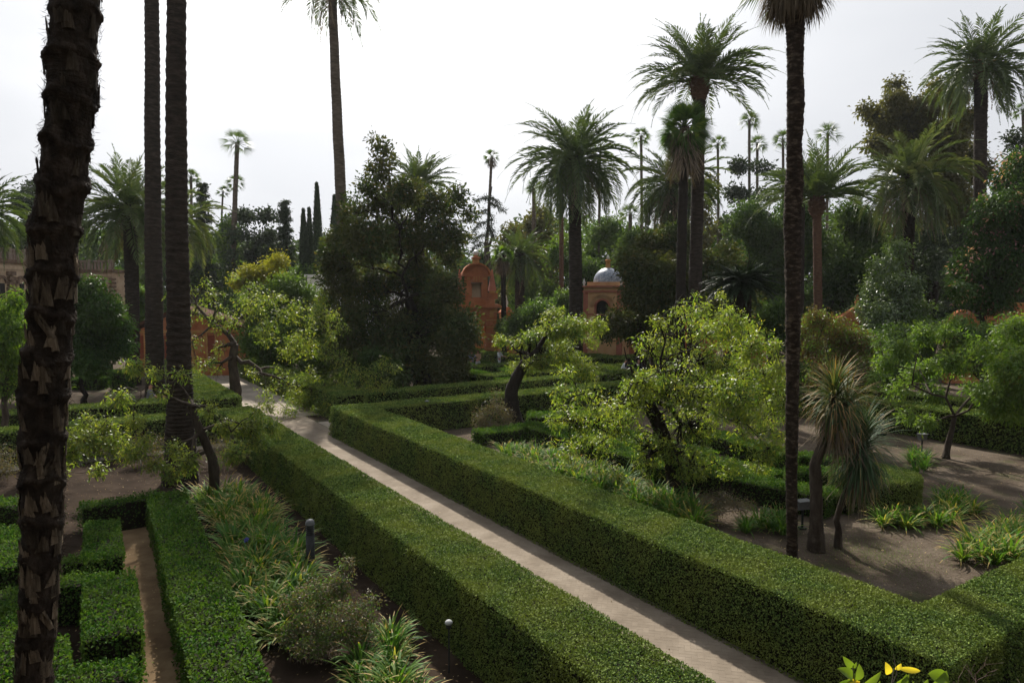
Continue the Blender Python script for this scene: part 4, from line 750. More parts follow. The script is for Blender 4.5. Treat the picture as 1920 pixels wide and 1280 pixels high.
fan_palm('small fan palm just right of the twin thick trunks', 358, 332, 357, 88, 5, 20, 24)
fan_palm('lone slim fan palm above the orange gateway', 922, 294, 906, 82, 5, 18, 25, n=26, skirt=1.3)
fan_palm('slim fan palm just right of the round date palm', 1202, 256, 1203, 85, 5, 22, 26)
fan_palm('slim fan palm right of the crossing trunks', 1346, 270, 1346, 90, 4.5, 20, 27)
fan_palm('taller of two neighbouring slim fan palms left of the skirted trunk', 1405, 226, 1408, 85, 5, 23, 28)
fan_palm('shorter of two neighbouring slim fan palms left of the skirted trunk', 1420, 270, 1416, 92, 5, 22, 29)
fan_palm('fan palm touching the skirted palm trunk on its left', 1468, 262, 1470, 84, 5, 24, 30)
fan_palm('fan palm crown peeping over the upright blue-green palm', 1552, 252, 1552, 86, 5, 28, 31)
fan_palm('fan palm cut by the right edge of the photo', 1918, 207, 1925, 80, 5, 20, 32)
fan_palm('short fan palm in the trees left of the drooping palm', 1182, 402, 1182, 72, 7, 26, 33, lo=-.4)
fan_palm('slim reddish-trunked palm left of the round date palm trunk', 1052, 320, 1052, 64, 8, 22, 34, bark='redbark')
fan_palm('very thin palm trunk right of the round date palm trunk', 1126, 270, 1124, 78, 4, 16, 35, n=18)
fan_palm('thin palm trunk between the gateway and the round date palm', 1001, 350, 1000, 70, 7, 20, 36)
fan_palm('tall thin palm behind the tall olive-brown tree', 1803, 170, 1803, 72, 7, 30, 37)
fan_palm('shaggy windmill palm with bright fans crossing the tallest date palm', 1284, 238, 1277, 38, 17, 56, 41, n=58, hi=1.4, lo=-1.15, leaf='windmill', bark='darkbark', skirt=2.9, style='rough', twb=19)
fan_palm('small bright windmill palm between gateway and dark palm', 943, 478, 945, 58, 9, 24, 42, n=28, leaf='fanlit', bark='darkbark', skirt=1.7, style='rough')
# two thick bare trunks at left and their crowns far above
def tall_trunk(label, pts, Y, seed, bark, style='ring', top=None, name='tall_palm', Rc=1.9):
    P = []; R = []
    for x, y, wd in pts: P.append(at(x, y, Y)); R.append(wd / 2 * Y / FPX)
    P[0][2] = 0; b = P[0].copy(); root = empty(name, b, label, 'palm tree', 'near palm trunks')
    tm, PP = trunk_mesh(None or P[0], P[-1], 0, 0, style, n=26, pts=P, rads=R, dh=.035, seed=seed); part(tm, 'trunk', MT[bark], root, True)
    lf = MB(); rc = MB(); C = P[-1]; fans(lf, C, Rc, 30, 1.4, -.6, seed, rc=rc, W=.06); part(lf, 'crown', MT['fan'], root); part(rc, 'frond_stalks', MT['green'], root)
    part(thatch(C, .9, 2.2, 260, seed), 'dead_fronds', MT['thatch'], root)
    return root
Yt = gp(335, 905)[1]
tall_trunk('thickest bare palm trunk, right one of the twin trunks at left', [(338, 905, 66), (338, 870, 58), (338, 800, 50), (337, 700, 43), (333, 500, 40), (330, 300, 37), (331, 0, 32), (331, -420, 30)], Yt, 61, 'palmbark')
tall_trunk('slimmer bare palm trunk, left one of the twin trunks at left', [(292, 778, 38), (291, 700, 33), (289, 600, 31), (286, 300, 27), (285, 0, 24), (285, -260, 23)], 34, 62, 'palmbark')

# near shaggy trunk at left
def shaggy():
    Y = 7.0
    pts = [(66, 1640, 66), (64, 1250, 70), (74, 1100, 70), (79, 950, 80), (80, 860, 84), (80, 810, 84), (84, 700, 96), (92, 640, 84), (97, 560, 88), (101, 480, 92), (104, 420, 94), (118, 350, 94), (124, 270, 92), (131, 215, 88), (136, 160, 100), (134, 110, 96), (144, 0, 88), (150, -150, 86), (156, -500, 80)]
    P = [at(x, y, Y) for x, y, _ in pts]; P[0][2] = 0; R = [w_ / 2 * Y / FPX * .84 for *_, w_ in pts]
    root = empty('shaggy_palm', P[0], 'close shaggy palm trunk with torn tan leaf bases at the left edge', 'palm tree', 'near palm trunks')
    P = np.array(P); L = np.linalg.norm(np.diff(P, axis=0), axis=1).sum(); k = 640; n = 44; q = np.linspace(0, len(P) - 1, k); al = lambda arr: np.interp(q, np.arange(len(P)), arr)
    C = np.stack([al(P[:, j]) for j in range(3)], 1); Rr = al(np.array(R)); h = C[:, 2][:, None]; a = np.linspace(0, 6.2832, n, endpoint=False)[None]; r = rs(5)
    ringp = h / .42 + .10 * np.sin(a * 2 + h * 3) + .06 * np.sin(a * 5 + 1)
    RR = Rr[:, None] * (.97 + .19 * np.exp(-(((ringp % 1) - .78) / .13) ** 2) + .05 * wob(h * 7 + a * 0, a * 3, 2, 4) + r.normal(0, .02, (k, n)))
    m = MB(); m.tube(C, RR, n); part(m, 'trunk', MT['fibre'], root, True)
    # leaf bases: torn wedges that hug the trunk
    bm = MB(); zs = np.arange(.1, P[-1][2], .105)
    for i, z0_ in enumerate(zs):
        for s_ in range(7):
            z = z0_ + r.normal(0, .06); j = int(np.argmin(np.abs(C[:, 2] - z))); R0 = Rr[j]; c = C[j]
            ph = (z / .42 + .10 * math.sin((i * .55 + s_ * 1.047) * 2 + z * 3)) % 1
            if ph > .55 or r.random() > (.97 if z < 6.4 else .5): continue
            a0 = i * .55 + s_ * .8976 + r.normal(0, .16); wd = r.uniform(.06, .13); hh = r.uniform(.12, .25); kk = 9; nw = 7
            st = np.linspace(0, 1, kk); rad = R0 * (.995 + .02 * st) + .005 + r.uniform(0, .008) * st ** 2; tilt = r.normal(0, .35); rnd = r.random() ** .8 if z < 6.4 else r.random() * .3; cut = r.uniform(.35, .9)
            w0 = wd * (1 - (1 - cut) * st); L_ = []
            for ei, e in enumerate(np.linspace(-1, 1, nw)):
                an = a0 + (e * w0 / 2 + tilt * st * hh * .6) / R0; bul = (1 - e * e) * .012 + r.normal(0, .0018, kk)
                hj = hh * (1 + .18 * math.sin(ei * 2.3 + i) * 1.0 + r.normal(0, .08))
                L_.append(np.stack([c[0] + np.cos(an) * (rad + bul), c[1] + np.sin(an) * (rad + bul), z - hh / 2 + st * hj - (e * e) * .012], 1))
            V = np.stack(L_, 1).reshape(-1, 3); o = np.arange(kk - 1)[:, None] * nw
            bm.add(V, np.concatenate([o + [[e, e + 1, e + nw + 1, e + nw]] for e in range(nw - 1)]), np.full((len(V), 2), rnd))
    part(bm, 'leaf_bases', MT['boot'], root, True)
    # fibre hair and frayed edges
    fm = MB(); n = 26000; z = r.uniform(1.2, P[-1][2] - .2, n); j = np.searchsorted(C[:, 2], z).clip(0, k - 1); aa = r.uniform(0, 6.283, n)
    ph = (z / .42 + .10 * np.sin(aa * 2 + z * 3) + .06 * np.sin(aa * 5 + 1)) % 1
    kp = (r.random(n) < np.where(ph > .6, 1, .25)) ; z = z[kp]; j = j[kp]; aa = aa[kp]; n = len(z)
    rr = Rr[j] * (1.0 + .05 * r.random(n)); B_ = np.stack([C[j, 0] + np.cos(aa) * rr, C[j, 1] + np.sin(aa) * rr, z], 1)
    tn = np.stack([-np.sin(aa), np.cos(aa), aa * 0], 1); ou = np.stack([np.cos(aa), np.sin(aa), aa * 0], 1)
    D = nrm(tn * r.normal(0, 1, (n, 1)) + ou * r.uniform(.05, .5, (n, 1)) + np.array((0, 0, 1)) * r.normal(.1, .6, (n, 1)))
    fm.leaf(B_, D, ou, r.uniform(.03, .11, n), r.uniform(.0025, .006, n), bend=.1)
    part(fm, 'fibre_tufts', MT['fibre'], root)
    lf = MB(); rc = MB(); fans(lf, P[-1], 1.5, 26, 1.4, -.5, 9, rc=rc, W=.05); part(lf, 'crown', MT['fan'], root); part(rc, 'frond_stalks', MT['green'], root)
shaggy()
# skirted palm right
def skirted():
    Yt = gp(1486, 1048)[1]
    pts = [(1485, 1048, 24), (1485, 980, 23), (1484, 900, 24), (1485, 800, 26), (1486, 700, 28), (1487, 600, 31), (1487, 480, 35), (1486, 400, 38), (1490, 330, 36), (1489, 270, 30), (1492, 200, 36), (1491, 140, 32), (1491, 60, 36), (1490, 20, 40), (1490, -30, 40)]
    P = [at(x, y, Yt) for x, y, _ in pts]; P[0][2] = 0; R = [w_ / 2 * Yt / FPX * .86 for *_, w_ in pts]
    root = empty('skirted_palm', P[0], 'single rough dark palm trunk with a grey skirt of dead fronds at the top', 'palm tree', 'near palm trunks')
    tm, _ = trunk_mesh(P[0], P[-1], 0, 0, 'rough', n=26, pts=P, rads=R, dh=.02, seed=70); part(tm, 'trunk', MT['palmrough'], root, True)
    C = P[-1]; lf = MB(); rc = MB(); fans(lf, C + np.array((0, 0, .3)), 1.5, 34, 1.4, -.1, 71, rc=rc, W=.05); part(lf, 'crown', MT['fan'], root); part(rc, 'frond_stalks', MT['green'], root)
    m = MB(); q = rs(72); n = 1500; a = q.uniform(0, 6.28, n); zz = q.random(n)
    Pp = C + np.stack([np.cos(a) * (.2 + .2 * q.random(n)), np.sin(a) * (.2 + .2 * q.random(n)), .3 - zz * .7], 1)
    m.blades(Pp, a + q.normal(0, .25, n), q.uniform(-1.35, -.35, n), q.uniform(.55, 1.05, n) * (1 - .3 * zz), q.uniform(.012, .035, n), q.uniform(.6, 1.3, n), 5)
    part(m, 'dead_fronds', MT['thatch'], root)
    fm = MB(); q = rs(73); n = 2600; z = q.uniform(.3, C[2] - .4, n); PA = np.array(P); x = np.interp(z, PA[:, 2], PA[:, 0]); rr = np.interp(z, PA[:, 2], np.array(R)); aa = q.uniform(0, 6.28, n)
    ou = np.stack([np.cos(aa), np.sin(aa), aa * 0], 1); B_ = np.stack([x, np.full(n, Yt), z], 1) + ou * rr[:, None]
    fm.leaf(B_, nrm(ou * q.uniform(.1, .5, (n, 1)) + q.normal(0, .5, (n, 3))), ou, q.uniform(.02, .07, n), .006); part(fm, 'fibre_tufts', MT['fibre'], root)
skirted()

# cycad
def cycad():
    Y = 33; C = at(1393, 528, Y); b = ground_at(1393, Y); root = empty('cycad', b, 'dark umbrella-shaped cycad on a stout trunk, behind the large peach tree', 'cycad')
    tm, _ = trunk_mesh(b, C, .36, .42, 'rough', seed=80); part(tm, 'trunk', MT['darkbark'], root, True)
    lf = MB(); rc = MB(); frond_crown(lf, rc, C, 1.8, 130, d(48), d(-22), 81, (.35, .7), nl=44, lw=.04, ll=.26, vee=.1, r0=.15); part(lf, 'crown', MT['cycad'], root); part(rc, 'frond_stalks', MT['cycad'], root)
cycad()

# sword-leaved plants
def cordyline(label, tpts, Y, heads, seed, matkey, nb, L, tw):
    P = [at(x, y, Y) for x, y in tpts]; P[0][2] = 0; root = empty('dragon_tree', P[0], label, 'plant', 'sword-leaved trees beside the skirted palm')
    R = np.linspace(tw * 1.15, tw * .8, len(P)); R[0] *= 1.35; tm, _ = trunk_mesh(P[0], P[-1], 0, 0, 'rough', n=14, pts=P, rads=R, dh=.03, seed=seed); 
    lf = MB(); dm = MB(); q = rs(seed); df = .18 if matkey == 'cord' else .6
    for (hx, hy, sc, up) in heads:
        C = at(hx, hy, Y); tm.tube(curve3(P[-1], C, 8, .02, .1), np.linspace(tw * .75, tw * .5, 8), 8)
        n = int(nb * sc); az = q.uniform(0, 6.28, n); t = q.random(n); el = up - t * (up + .9) + q.normal(0, .12, n)
        Pp = C + np.stack([np.cos(az) * .04, np.sin(az) * .04, -t * (.45 if matkey != 'cord' else .62)], 1)
        lf.blades(Pp, az, el, L * q.uniform(.75, 1.1, n) * (1 - .12 * t), q.uniform(.022, .036, n), q.uniform(.9, 2.2, n) * (.5 + .5 * np.cos(el)), 8)
        n2 = int(nb * sc * df); az = q.uniform(0, 6.28, n2); t = q.random(n2)
        Pp = C + np.stack([np.cos(az) * .09, np.sin(az) * .09, -.25 - t * .75], 1)
        dm.blades(Pp, az, q.uniform(-1.3, -.5, n2), L * q.uniform(.6, .95, n2), q.uniform(.018, .03, n2), q.uniform(.1, .6, n2), 6)
    part(tm, 'trunk', MT['bark'], root, True); part(lf, 'leaves', MT[matkey], root); part(dm, 'dead_leaves', MT['thatch'], root); return root
Yc = gp(1530, 1030)[1]
cordyline('taller sword-leaved tree with a browning drooping head beside the skirted palm', [(1530, 1032), (1531, 980), (1530, 920), (1528, 870), (1540, 840)], Yc, [(1565, 735, 1.0, 1.5), (1588, 752, .35, 1.3)], 90, 'cordo', 460, 1.05, .14)
Yc = gp(1573, 1025)[1]
cordyline('shorter sword-leaved tree with a green weeping head on a bent thin trunk', [(1571, 1025), (1572, 990), (1568, 975), (1578, 940), (1592, 905)], Yc, [(1614, 828, 1.0, 1.5)], 91, 'cord', 760, 1.2, .07)

# ------------------------------------------------------------------ agapanthus clumps
def clump_proto(kind, seed):
    q = rs(seed); m = MB(); n = 62; az = q.uniform(0, 6.28, n); rr = q.random(n) * .10
    P = np.stack([np.cos(az) * rr, np.sin(az) * rr, np.zeros(n)], 1); el = q.uniform(.55, 1.45, n)
    m.blades(P, az + q.normal(0, .3, n), el, q.uniform(.38, .72, n), q.uniform(.028, .046, n), q.uniform(.6, 2.0, n), 7)
    return m.mesh('strap_leaves', MT[kind])
protos = {k: [clump_proto(k, s) for s in (1, 2, 3, 4)] for k in ('agap', 'agapy')}
def bed(label, pts, kinds, group, seed, sc=1.0, z=.2):
    q = rs(seed)
    for i, (x, y) in enumerate(pts):
        p = gp(x, y, z); o = bpy.data.objects.new('agapanthus', protos[kinds[int(q.integers(len(kinds)))]][int(q.integers(4))]); col.objects.link(o)
        o.location = (p[0] + q.normal(0, .04), p[1] + q.normal(0, .06), 0); o.rotation_euler = (0, 0, q.uniform(0, 6.28)); s = sc * q.uniform(.85, 1.2); o.scale = (s, s, s * q.uniform(.9, 1.1))
        tag(o, label, 'plant', group)
def poly_pts(poly, n, seed, mind=.3, z=.2):
    q = rs(seed); W = [gp(x, y, z)[:2] for x, y in poly]; W = np.array(W); lo, hi = W.min(0), W.max(0); out = []
    def inside(p):
        c = False; j = len(W) - 1
        for i in range(len(W)):
            if (W[i][1] > p[1]) != (W[j][1] > p[1]) and p[0] < (W[j][0] - W[i][0]) * (p[1] - W[i][1]) / (W[j][1] - W[i][1]) + W[i][0]: c = not c
            j = i
        return c
    t = 0
    while len(out) < n and t < 6000:
        t += 1; p = q.uniform(lo, hi)
        if inside(p) and all(np.hypot(*(p - o)) > mind for o in out): out.append(p)
    return out
def bedp(label, poly, n, kinds, group, seed, sc=1.0, mind=.3):
    q = rs(seed)
    for p in poly_pts(poly, n, seed, mind):
        o = bpy.data.objects.new('agapanthus', protos[kinds[int(q.integers(len(kinds)))]][int(q.integers(4))]); col.objects.link(o)
        o.location = (p[0], p[1], 0); o.rotation_euler = (0, 0, q.uniform(0, 6.28)); s = sc * q.uniform(.85, 1.2); o.scale = (s, s, s * q.uniform(.9, 1.15)); tag(o, label, 'plant', group)
bedp('yellow-tipped strappy clump at the back of the left agapanthus bed', [(355, 925), (440, 925), (500, 960), (520, 990), (440, 1000)], 26, ['agapy', 'agapy', 'agap'], 'yellowing clumps at the back of the left bed', 1, 1.3)
bedp('dark green strappy clump in the middle of the left agapanthus bed', [(400, 1000), (530, 990), (560, 1040), (550, 1070), (440, 1080)], 20, ['agap', 'agap', 'agapy'], 'green clumps in the left bed', 2, 1.35)
bedp('strappy clump at the front of the left bed beside the box hedge', [(430, 1080), (560, 1070), (590, 1130), (560, 1200), (500, 1180)], 16, ['agapy', 'agap'], 'front clumps of the left bed', 3, 1.25)
bedp('yellow-edged strappy clump at the bottom edge below the mushroom lamp', [(640, 1240), (730, 1170), (770, 1290), (800, 1340), (680, 1340)], 14, ['agapy', 'agapy', 'agap'], 'clumps at the bottom edge', 4, .95, .26)
bedp('strappy clump in the row behind the long right hedge', [(935, 850), (965, 838), (1150, 890), (1340, 965), (1300, 985), (1140, 925)], 72, ['agapy', 'agap', 'agap'], 'clumps in the row behind the right hedge', 5, 1.2, .25)
bedp('strappy clump left of the skirted palm foot', [(1390, 975), (1470, 960), (1475, 990), (1400, 990)], 7, ['agap'], 'clumps left of the skirted palm', 6, 1.0)
bedp('strappy clump on bare soil right of the sword-leaved trees', [(1610, 975), (1680, 975), (1790, 975), (1800, 950), (1700, 955)], 11, ['agap', 'agapy'], 'clumps right of the sword-leaved trees', 7, 1.0)
bedp('strappy clump on the open soil, upper right bed', [(1745, 900), (1790, 900), (1830, 950), (1770, 960)], 9, ['agap', 'agapy'], 'clumps in the upper right bed', 8, 1.0)
bedp('yellow-tipped strappy clump beside the hedge arm at the right edge', [(1795, 1030), (1860, 1055), (1960, 1010), (1960, 960), (1860, 985)], 24, ['agapy', 'agap', 'agapy'], 'clumps at the right edge', 9, 1.05)
bedp('dark strappy clump at the foot of the round drum hedge', [(1700, 850), (1735, 850), (1745, 868), (1700, 880)], 6, ['agap'], 'clumps beside the round hedge', 10, .95)
# blue flower
def flower():
    m = MB(); p = gp(462, 1012, .62); q = rs(4); n = 46; D = nrm(q.normal(0, 1, (n, 3)) + (0, 0, .5)); m.leaf(np.tile(p, (n, 1)), D, nrm(q.normal(0, 1, (n, 3))), .075, .02); b = MB(); b.tube([(p[0], p[1], 0), tuple(p)], [.008, .006], 5)
    mat = leafmat('blue_petal', [(.08, .08, .4), (.14, .14, .55)], .3, .5, .3); r = empty('agapanthus_flower', (p[0], p[1], 0), 'single blue agapanthus flower in the left bed', 'flower'); part(m, 'petals', mat, r); part(b, 'stem', MT['agap'], r)
flower()

# shrubs near
def shrub(label, px, py, Y, items, leaf, n, nl, ls, seed, cr=.14, bare=1, tr=.03, name='garden_shrub', wl=.5, mat2=None, frac2=0, bark='twig'):
    return tree(name, label, 'shrub', gp(px, py), at(px, py - 40, Y) if False else gp(px, py) + np.array((0, 0, .25)), LB(items, Y, .35, seed), leaf, tr, n, nl, ls, cr, seed=seed, twigs=.9, bare=bare, wl=wl, mat2=mat2, frac2=frac2, bark=bark, droop=.1, core=.2)
Ys = gp(610, 1230)[1]
shrub('airy green and brownish shrub in the foreground beside the strappy bed', 610, 1240, Ys, [(560, 1130, 34), (600, 1110, 40), (640, 1100, 26), (570, 1190, 44), (630, 1170, 50), (680, 1150, 30), (590, 1240, 50), (660, 1230, 44), (650, 1060, 16), (700, 1120, 16), (540, 1240, 30)], 'dusky', 760, 16, .046, 101, .085, tr=.02, mat2='green', frac2=.5)
Ys = gp(925, 815)[1]
shrub('dusky pinkish-brown shrub against the far side of the long hedge', 925, 820, Ys, [(905, 775, 18), (930, 760, 20), (950, 780, 18), (920, 800, 22), (955, 800, 16), (900, 790, 14), (930, 735, 8)], 'dusky', 240, 13, .07, 102, .16, tr=.025)
Ys = gp(1345, 975)[1]
shrub('greyish half-bare shrub between the strappy row and the skirted palm', 1345, 985, Ys, [(1320, 945, 24), (1350, 935, 26), (1380, 950, 24), (1340, 970, 26), (1300, 960, 16), (1400, 965, 14)], 'dusky', 220, 11, .045, 103, .12, bare=2, tr=.018)
Ys = gp(820, 700)[1]
shrub('bare pale twiggy shrub in front of the dark magnolia', 810, 712, Ys, [(800, 670, 14), (815, 665, 14), (805, 690, 12)], 'dusky', 60, 3, .09, 104, .3, bare=2, tr=.05)
Ys = gp(-10, 900)[1]
shrub('brownish shrub under the left edge behind the maze', -5, 905, Ys, [(0, 850, 26), (15, 880, 24), (-20, 880, 30), (120, 860, 16)], 'dusky', 160, 12, .06, 105, .15)
Ys = gp(60, 868)[1]
shrub('dense mixed shrub line against the left cross hedge, left of the climbing shrub', 150, 872, Ys, [(20, 840, 22), (60, 845, 22), (100, 848, 22), (140, 850, 20), (180, 850, 22), (220, 848, 20), (-20, 850, 22), (45, 870, 16), (160, 868, 16), (210, 868, 16)], 'dusky', 520, 12, .07, 107, .2, bare=1, mat2='green', frac2=.5)
Ys = gp(250, 880)[1] + .3
shrub('rust-tinged climbing shrub on the hedge left of the thickest trunk', 265, 885, Ys, [(270, 840, 24), (250, 860, 22), (290, 860, 18), (300, 830, 16), (410, 840, 26), (440, 870, 26), (470, 880, 22)], 'rust', 260, 11, .06, 106, .2, bare=2, mat2='dusky', frac2=.5)
def near_branch():
    root = empty('lemon_sapling', (1.4, 2.75, 3.3), 'young lemon sapling tips with green and yellow leaves at the bottom edge', 'plant'); st = MB(); lg = MB(); ly = MB(); Y = 2.75; q = rs(8)
    st.tube([at(1600, 1700, Y), at(1605, 1420, Y), at(1603, 1300, Y), at(1598, 1240, Y)], [.012, .009, .004, .002], 6)
    st.tube([at(1605, 1420, Y), at(1655, 1340, Y), at(1672, 1285, Y), at(1676, 1252, Y)], [.007, .005, .003, .0015], 6); st.tube([at(1672, 1285, Y), at(1682, 1262, Y), at(1675, 1226, Y)], [.002, .002, .001], 5)
    st.tube([at(1655, 1380, Y), at(1740, 1330, Y), at(1765, 1290, Y)], [.006, .004, .002], 6)
    def lf(mb, x, y, x2, y2, wd, dy=0.0):
        a = at(x, y, Y); b = at(x2, y2, Y + dy); D = b - a; L = np.linalg.norm(D); D = D / L; N = nrm(np.array([[q.normal(0, .25), -1, .45 + q.normal(0, .2)]]))[0]; S = nrm(np.cross(D, N)[None])[0]; N = np.cross(S, D)
        k = 9; t = np.linspace(0, 1, k); wv = wd * Y / FPX * np.sin(np.pi * np.clip(t, 0, 1) ** .85) ** .8 / 2 + .0004; V = []
        for s_ in (-1, 0, 1):
            V.append(a + D * (t * L)[:, None] + S * (s_ * wv)[:, None] + N * ((abs(s_) * wv * .5) + np.sin(t * 3.14) * L * .12)[:, None])
        V = np.stack(V, 1).reshape(-1, 3); o = np.arange(k - 1)[:, None] * 3
        mb.add(V, np.concatenate([o + [[e, e + 1, e + 4, e + 3]] for e in (0, 1)]), np.full((len(V), 2), q.random()))
    for a in [(1600, 1250, 1580, 1229, 14), (1598, 1252, 1606, 1240, 6), (1605, 1288, 1572, 1280, 22), (1600, 1270, 1570, 1252, 20), (1603, 1275, 1611, 1243, 18), (1612, 1290, 1652, 1258, 14), (1740, 1262, 1776, 1268, 26), (1745, 1290, 1775, 1256, 26), (1720, 1300, 1740, 1272, 14), (1680, 1280, 1705, 1263, 10), (1690, 1285, 1700, 1262, 12), (1630, 1300, 1650, 1275, 12), (1700, 1300, 1712, 1275, 10), (1560, 1320, 1545, 1280, 18), (1780, 1310, 1800, 1280, 18)]: lf(lg, *a)
    for a in [(1664, 1264, 1660, 1240, 15), (1684, 1252, 1726, 1257, 11), (1678, 1254, 1690, 1243, 9), (1600, 1283, 1612, 1276, 8), (1585, 1276, 1612, 1279, 10)]: lf(ly, *a)
    part(st, 'stem', MT['twig'], root, True); part(lg, 'green_leaves', MT['lime2'], root, True); part(ly, 'yellow_leaves', MT['gold'], root, True)
MT['lime2'] = leafmat('near_green_leaf', [(.11, .19, .025), (.19, .27, .04), (.15, .23, .03)], .3, .35, .4)
MT['gold'] = leafmat('near_yellow_leaf', [(.6, .46, .05), (.66, .54, .08)], .4, .4, .35)
near_branch()
def bare_twigs():
    m = MB(); q = rs(12); Y = 3.1; root = empty('bare_shrub', at(1860, 1500, Y), 'bare grey twiggy shrub top at the bottom right corner', 'shrub')
    def br(p, dirn, L, r, dep):
        k = 5; P = [p]; dd = dirn
        for _ in range(k): dd = nrm((dd + q.normal(0, .13, 3))[None])[0]; P.append(P[-1] + dd * L / k)
        m.tube(np.array(P), np.linspace(r, r * .6, k + 1), 5)
        if dep > 0:
            for _ in range(int(q.integers(2, 4))):
                j = int(q.integers(2, k + 1)); br(P[j], nrm((dd + q.normal(0, .55, 3) + (0, 0, .25))[None])[0], L * q.uniform(.45, .75), r * .55, dep - 1)
    for x, lean in ((1800, -.2), (1835, .05), (1860, .1), (1900, .15), (1925, -.1), (1950, -.2)): br(at(x, 1440, Y + q.uniform(-.2, .2)), nrm(np.array([[lean, 0, 1.]]))[0], .26, .006, 3)
    part(m, 'branches', MT['twig2'], root, True)
MT['twig2'] = solid('brown_grey_twig', (.10, .06, .045), (.2, .16, .14), 14, .9, .3)
bare_twigs()

# ------------------------------------------------------------------ buildings
def box_b(mb, x0, x1, y0, y1, z0, z1): mb.box(((x0 + x1) / 2, (y0 + y1) / 2, z0), (x1 - x0, y1 - y0, z1 - z0))
class Loc:
    """local frame: x right, y away, z up at o with rotation rz"""
    def __init__(s, o, rz, sx=1.0): s.o = np.array(o, float); s.rz = rz; s.sx = sx
    def b(s, mb, x0, x1, y0, y1, z0, z1, taper=1):
        x0 *= s.sx; x1 *= s.sx; c = np.array(((x0 + x1) / 2, (y0 + y1) / 2)); ca, sa = math.cos(s.rz), math.sin(s.rz)
        w_ = s.o[:2] + (c[0] * ca - c[1] * sa, c[0] * sa + c[1] * ca); mb.box((w_[0], w_[1], s.o[2] + z0), (x1 - x0, y1 - y0, z1 - z0), s.rz, taper)
    def p(s, x, y, z): x = x * s.sx; ca, sa = math.cos(s.rz), math.sin(s.rz); return np.array((s.o[0] + x * ca - y * sa, s.o[1] + x * sa + y * ca, s.o[2] + z))
    def arch(s, mb, cx, w_, zs, th, y0, y1, a0=0, a1=math.pi, n=14, ry=1.0):
        V = []
        for k in range(n + 1):
            a = a0 + (a1 - a0) * k / n
            for rr in (w_, w_ + th):
                for y in (y0, y1): V.append(s.p(cx + math.cos(a) * rr, y, zs + math.sin(a) * rr * ry))
        F = []
        for k in range(n):
            o = 4 * k; F += [(o, o + 1, o + 5, o + 4), (o + 2, o + 6, o + 7, o + 3), (o, o + 4, o + 6, o + 2), (o + 1, o + 3, o + 7, o + 5)]
        F += [(0, 2, 3, 1), (4 * n, 4 * n + 1, 4 * n + 3, 4 * n + 2)]; mb.add(V, F)
    def disc(s, mb, cx, zc, r, y0, y1, n=16, a0=0, a1=math.pi, ry=1):
        V = [s.p(cx, y0, zc), s.p(cx, y1, zc)]
        for k in range(n + 1):
            a = a0 + (a1 - a0) * k / n; V += [s.p(cx + math.cos(a) * r, y0, zc + math.sin(a) * r * ry), s.p(cx + math.cos(a) * r, y1, zc + math.sin(a) * r * ry)]
        F3 = []; F4 = []
        for k in range(n): o = 2 + 2 * k; F3 += [(0, o + 2, o), (1, o + 1, o + 3)]; F4 += [(o, o + 2, o + 3, o + 1)]
        mb.add(V, F3); mb.add(V, F4)
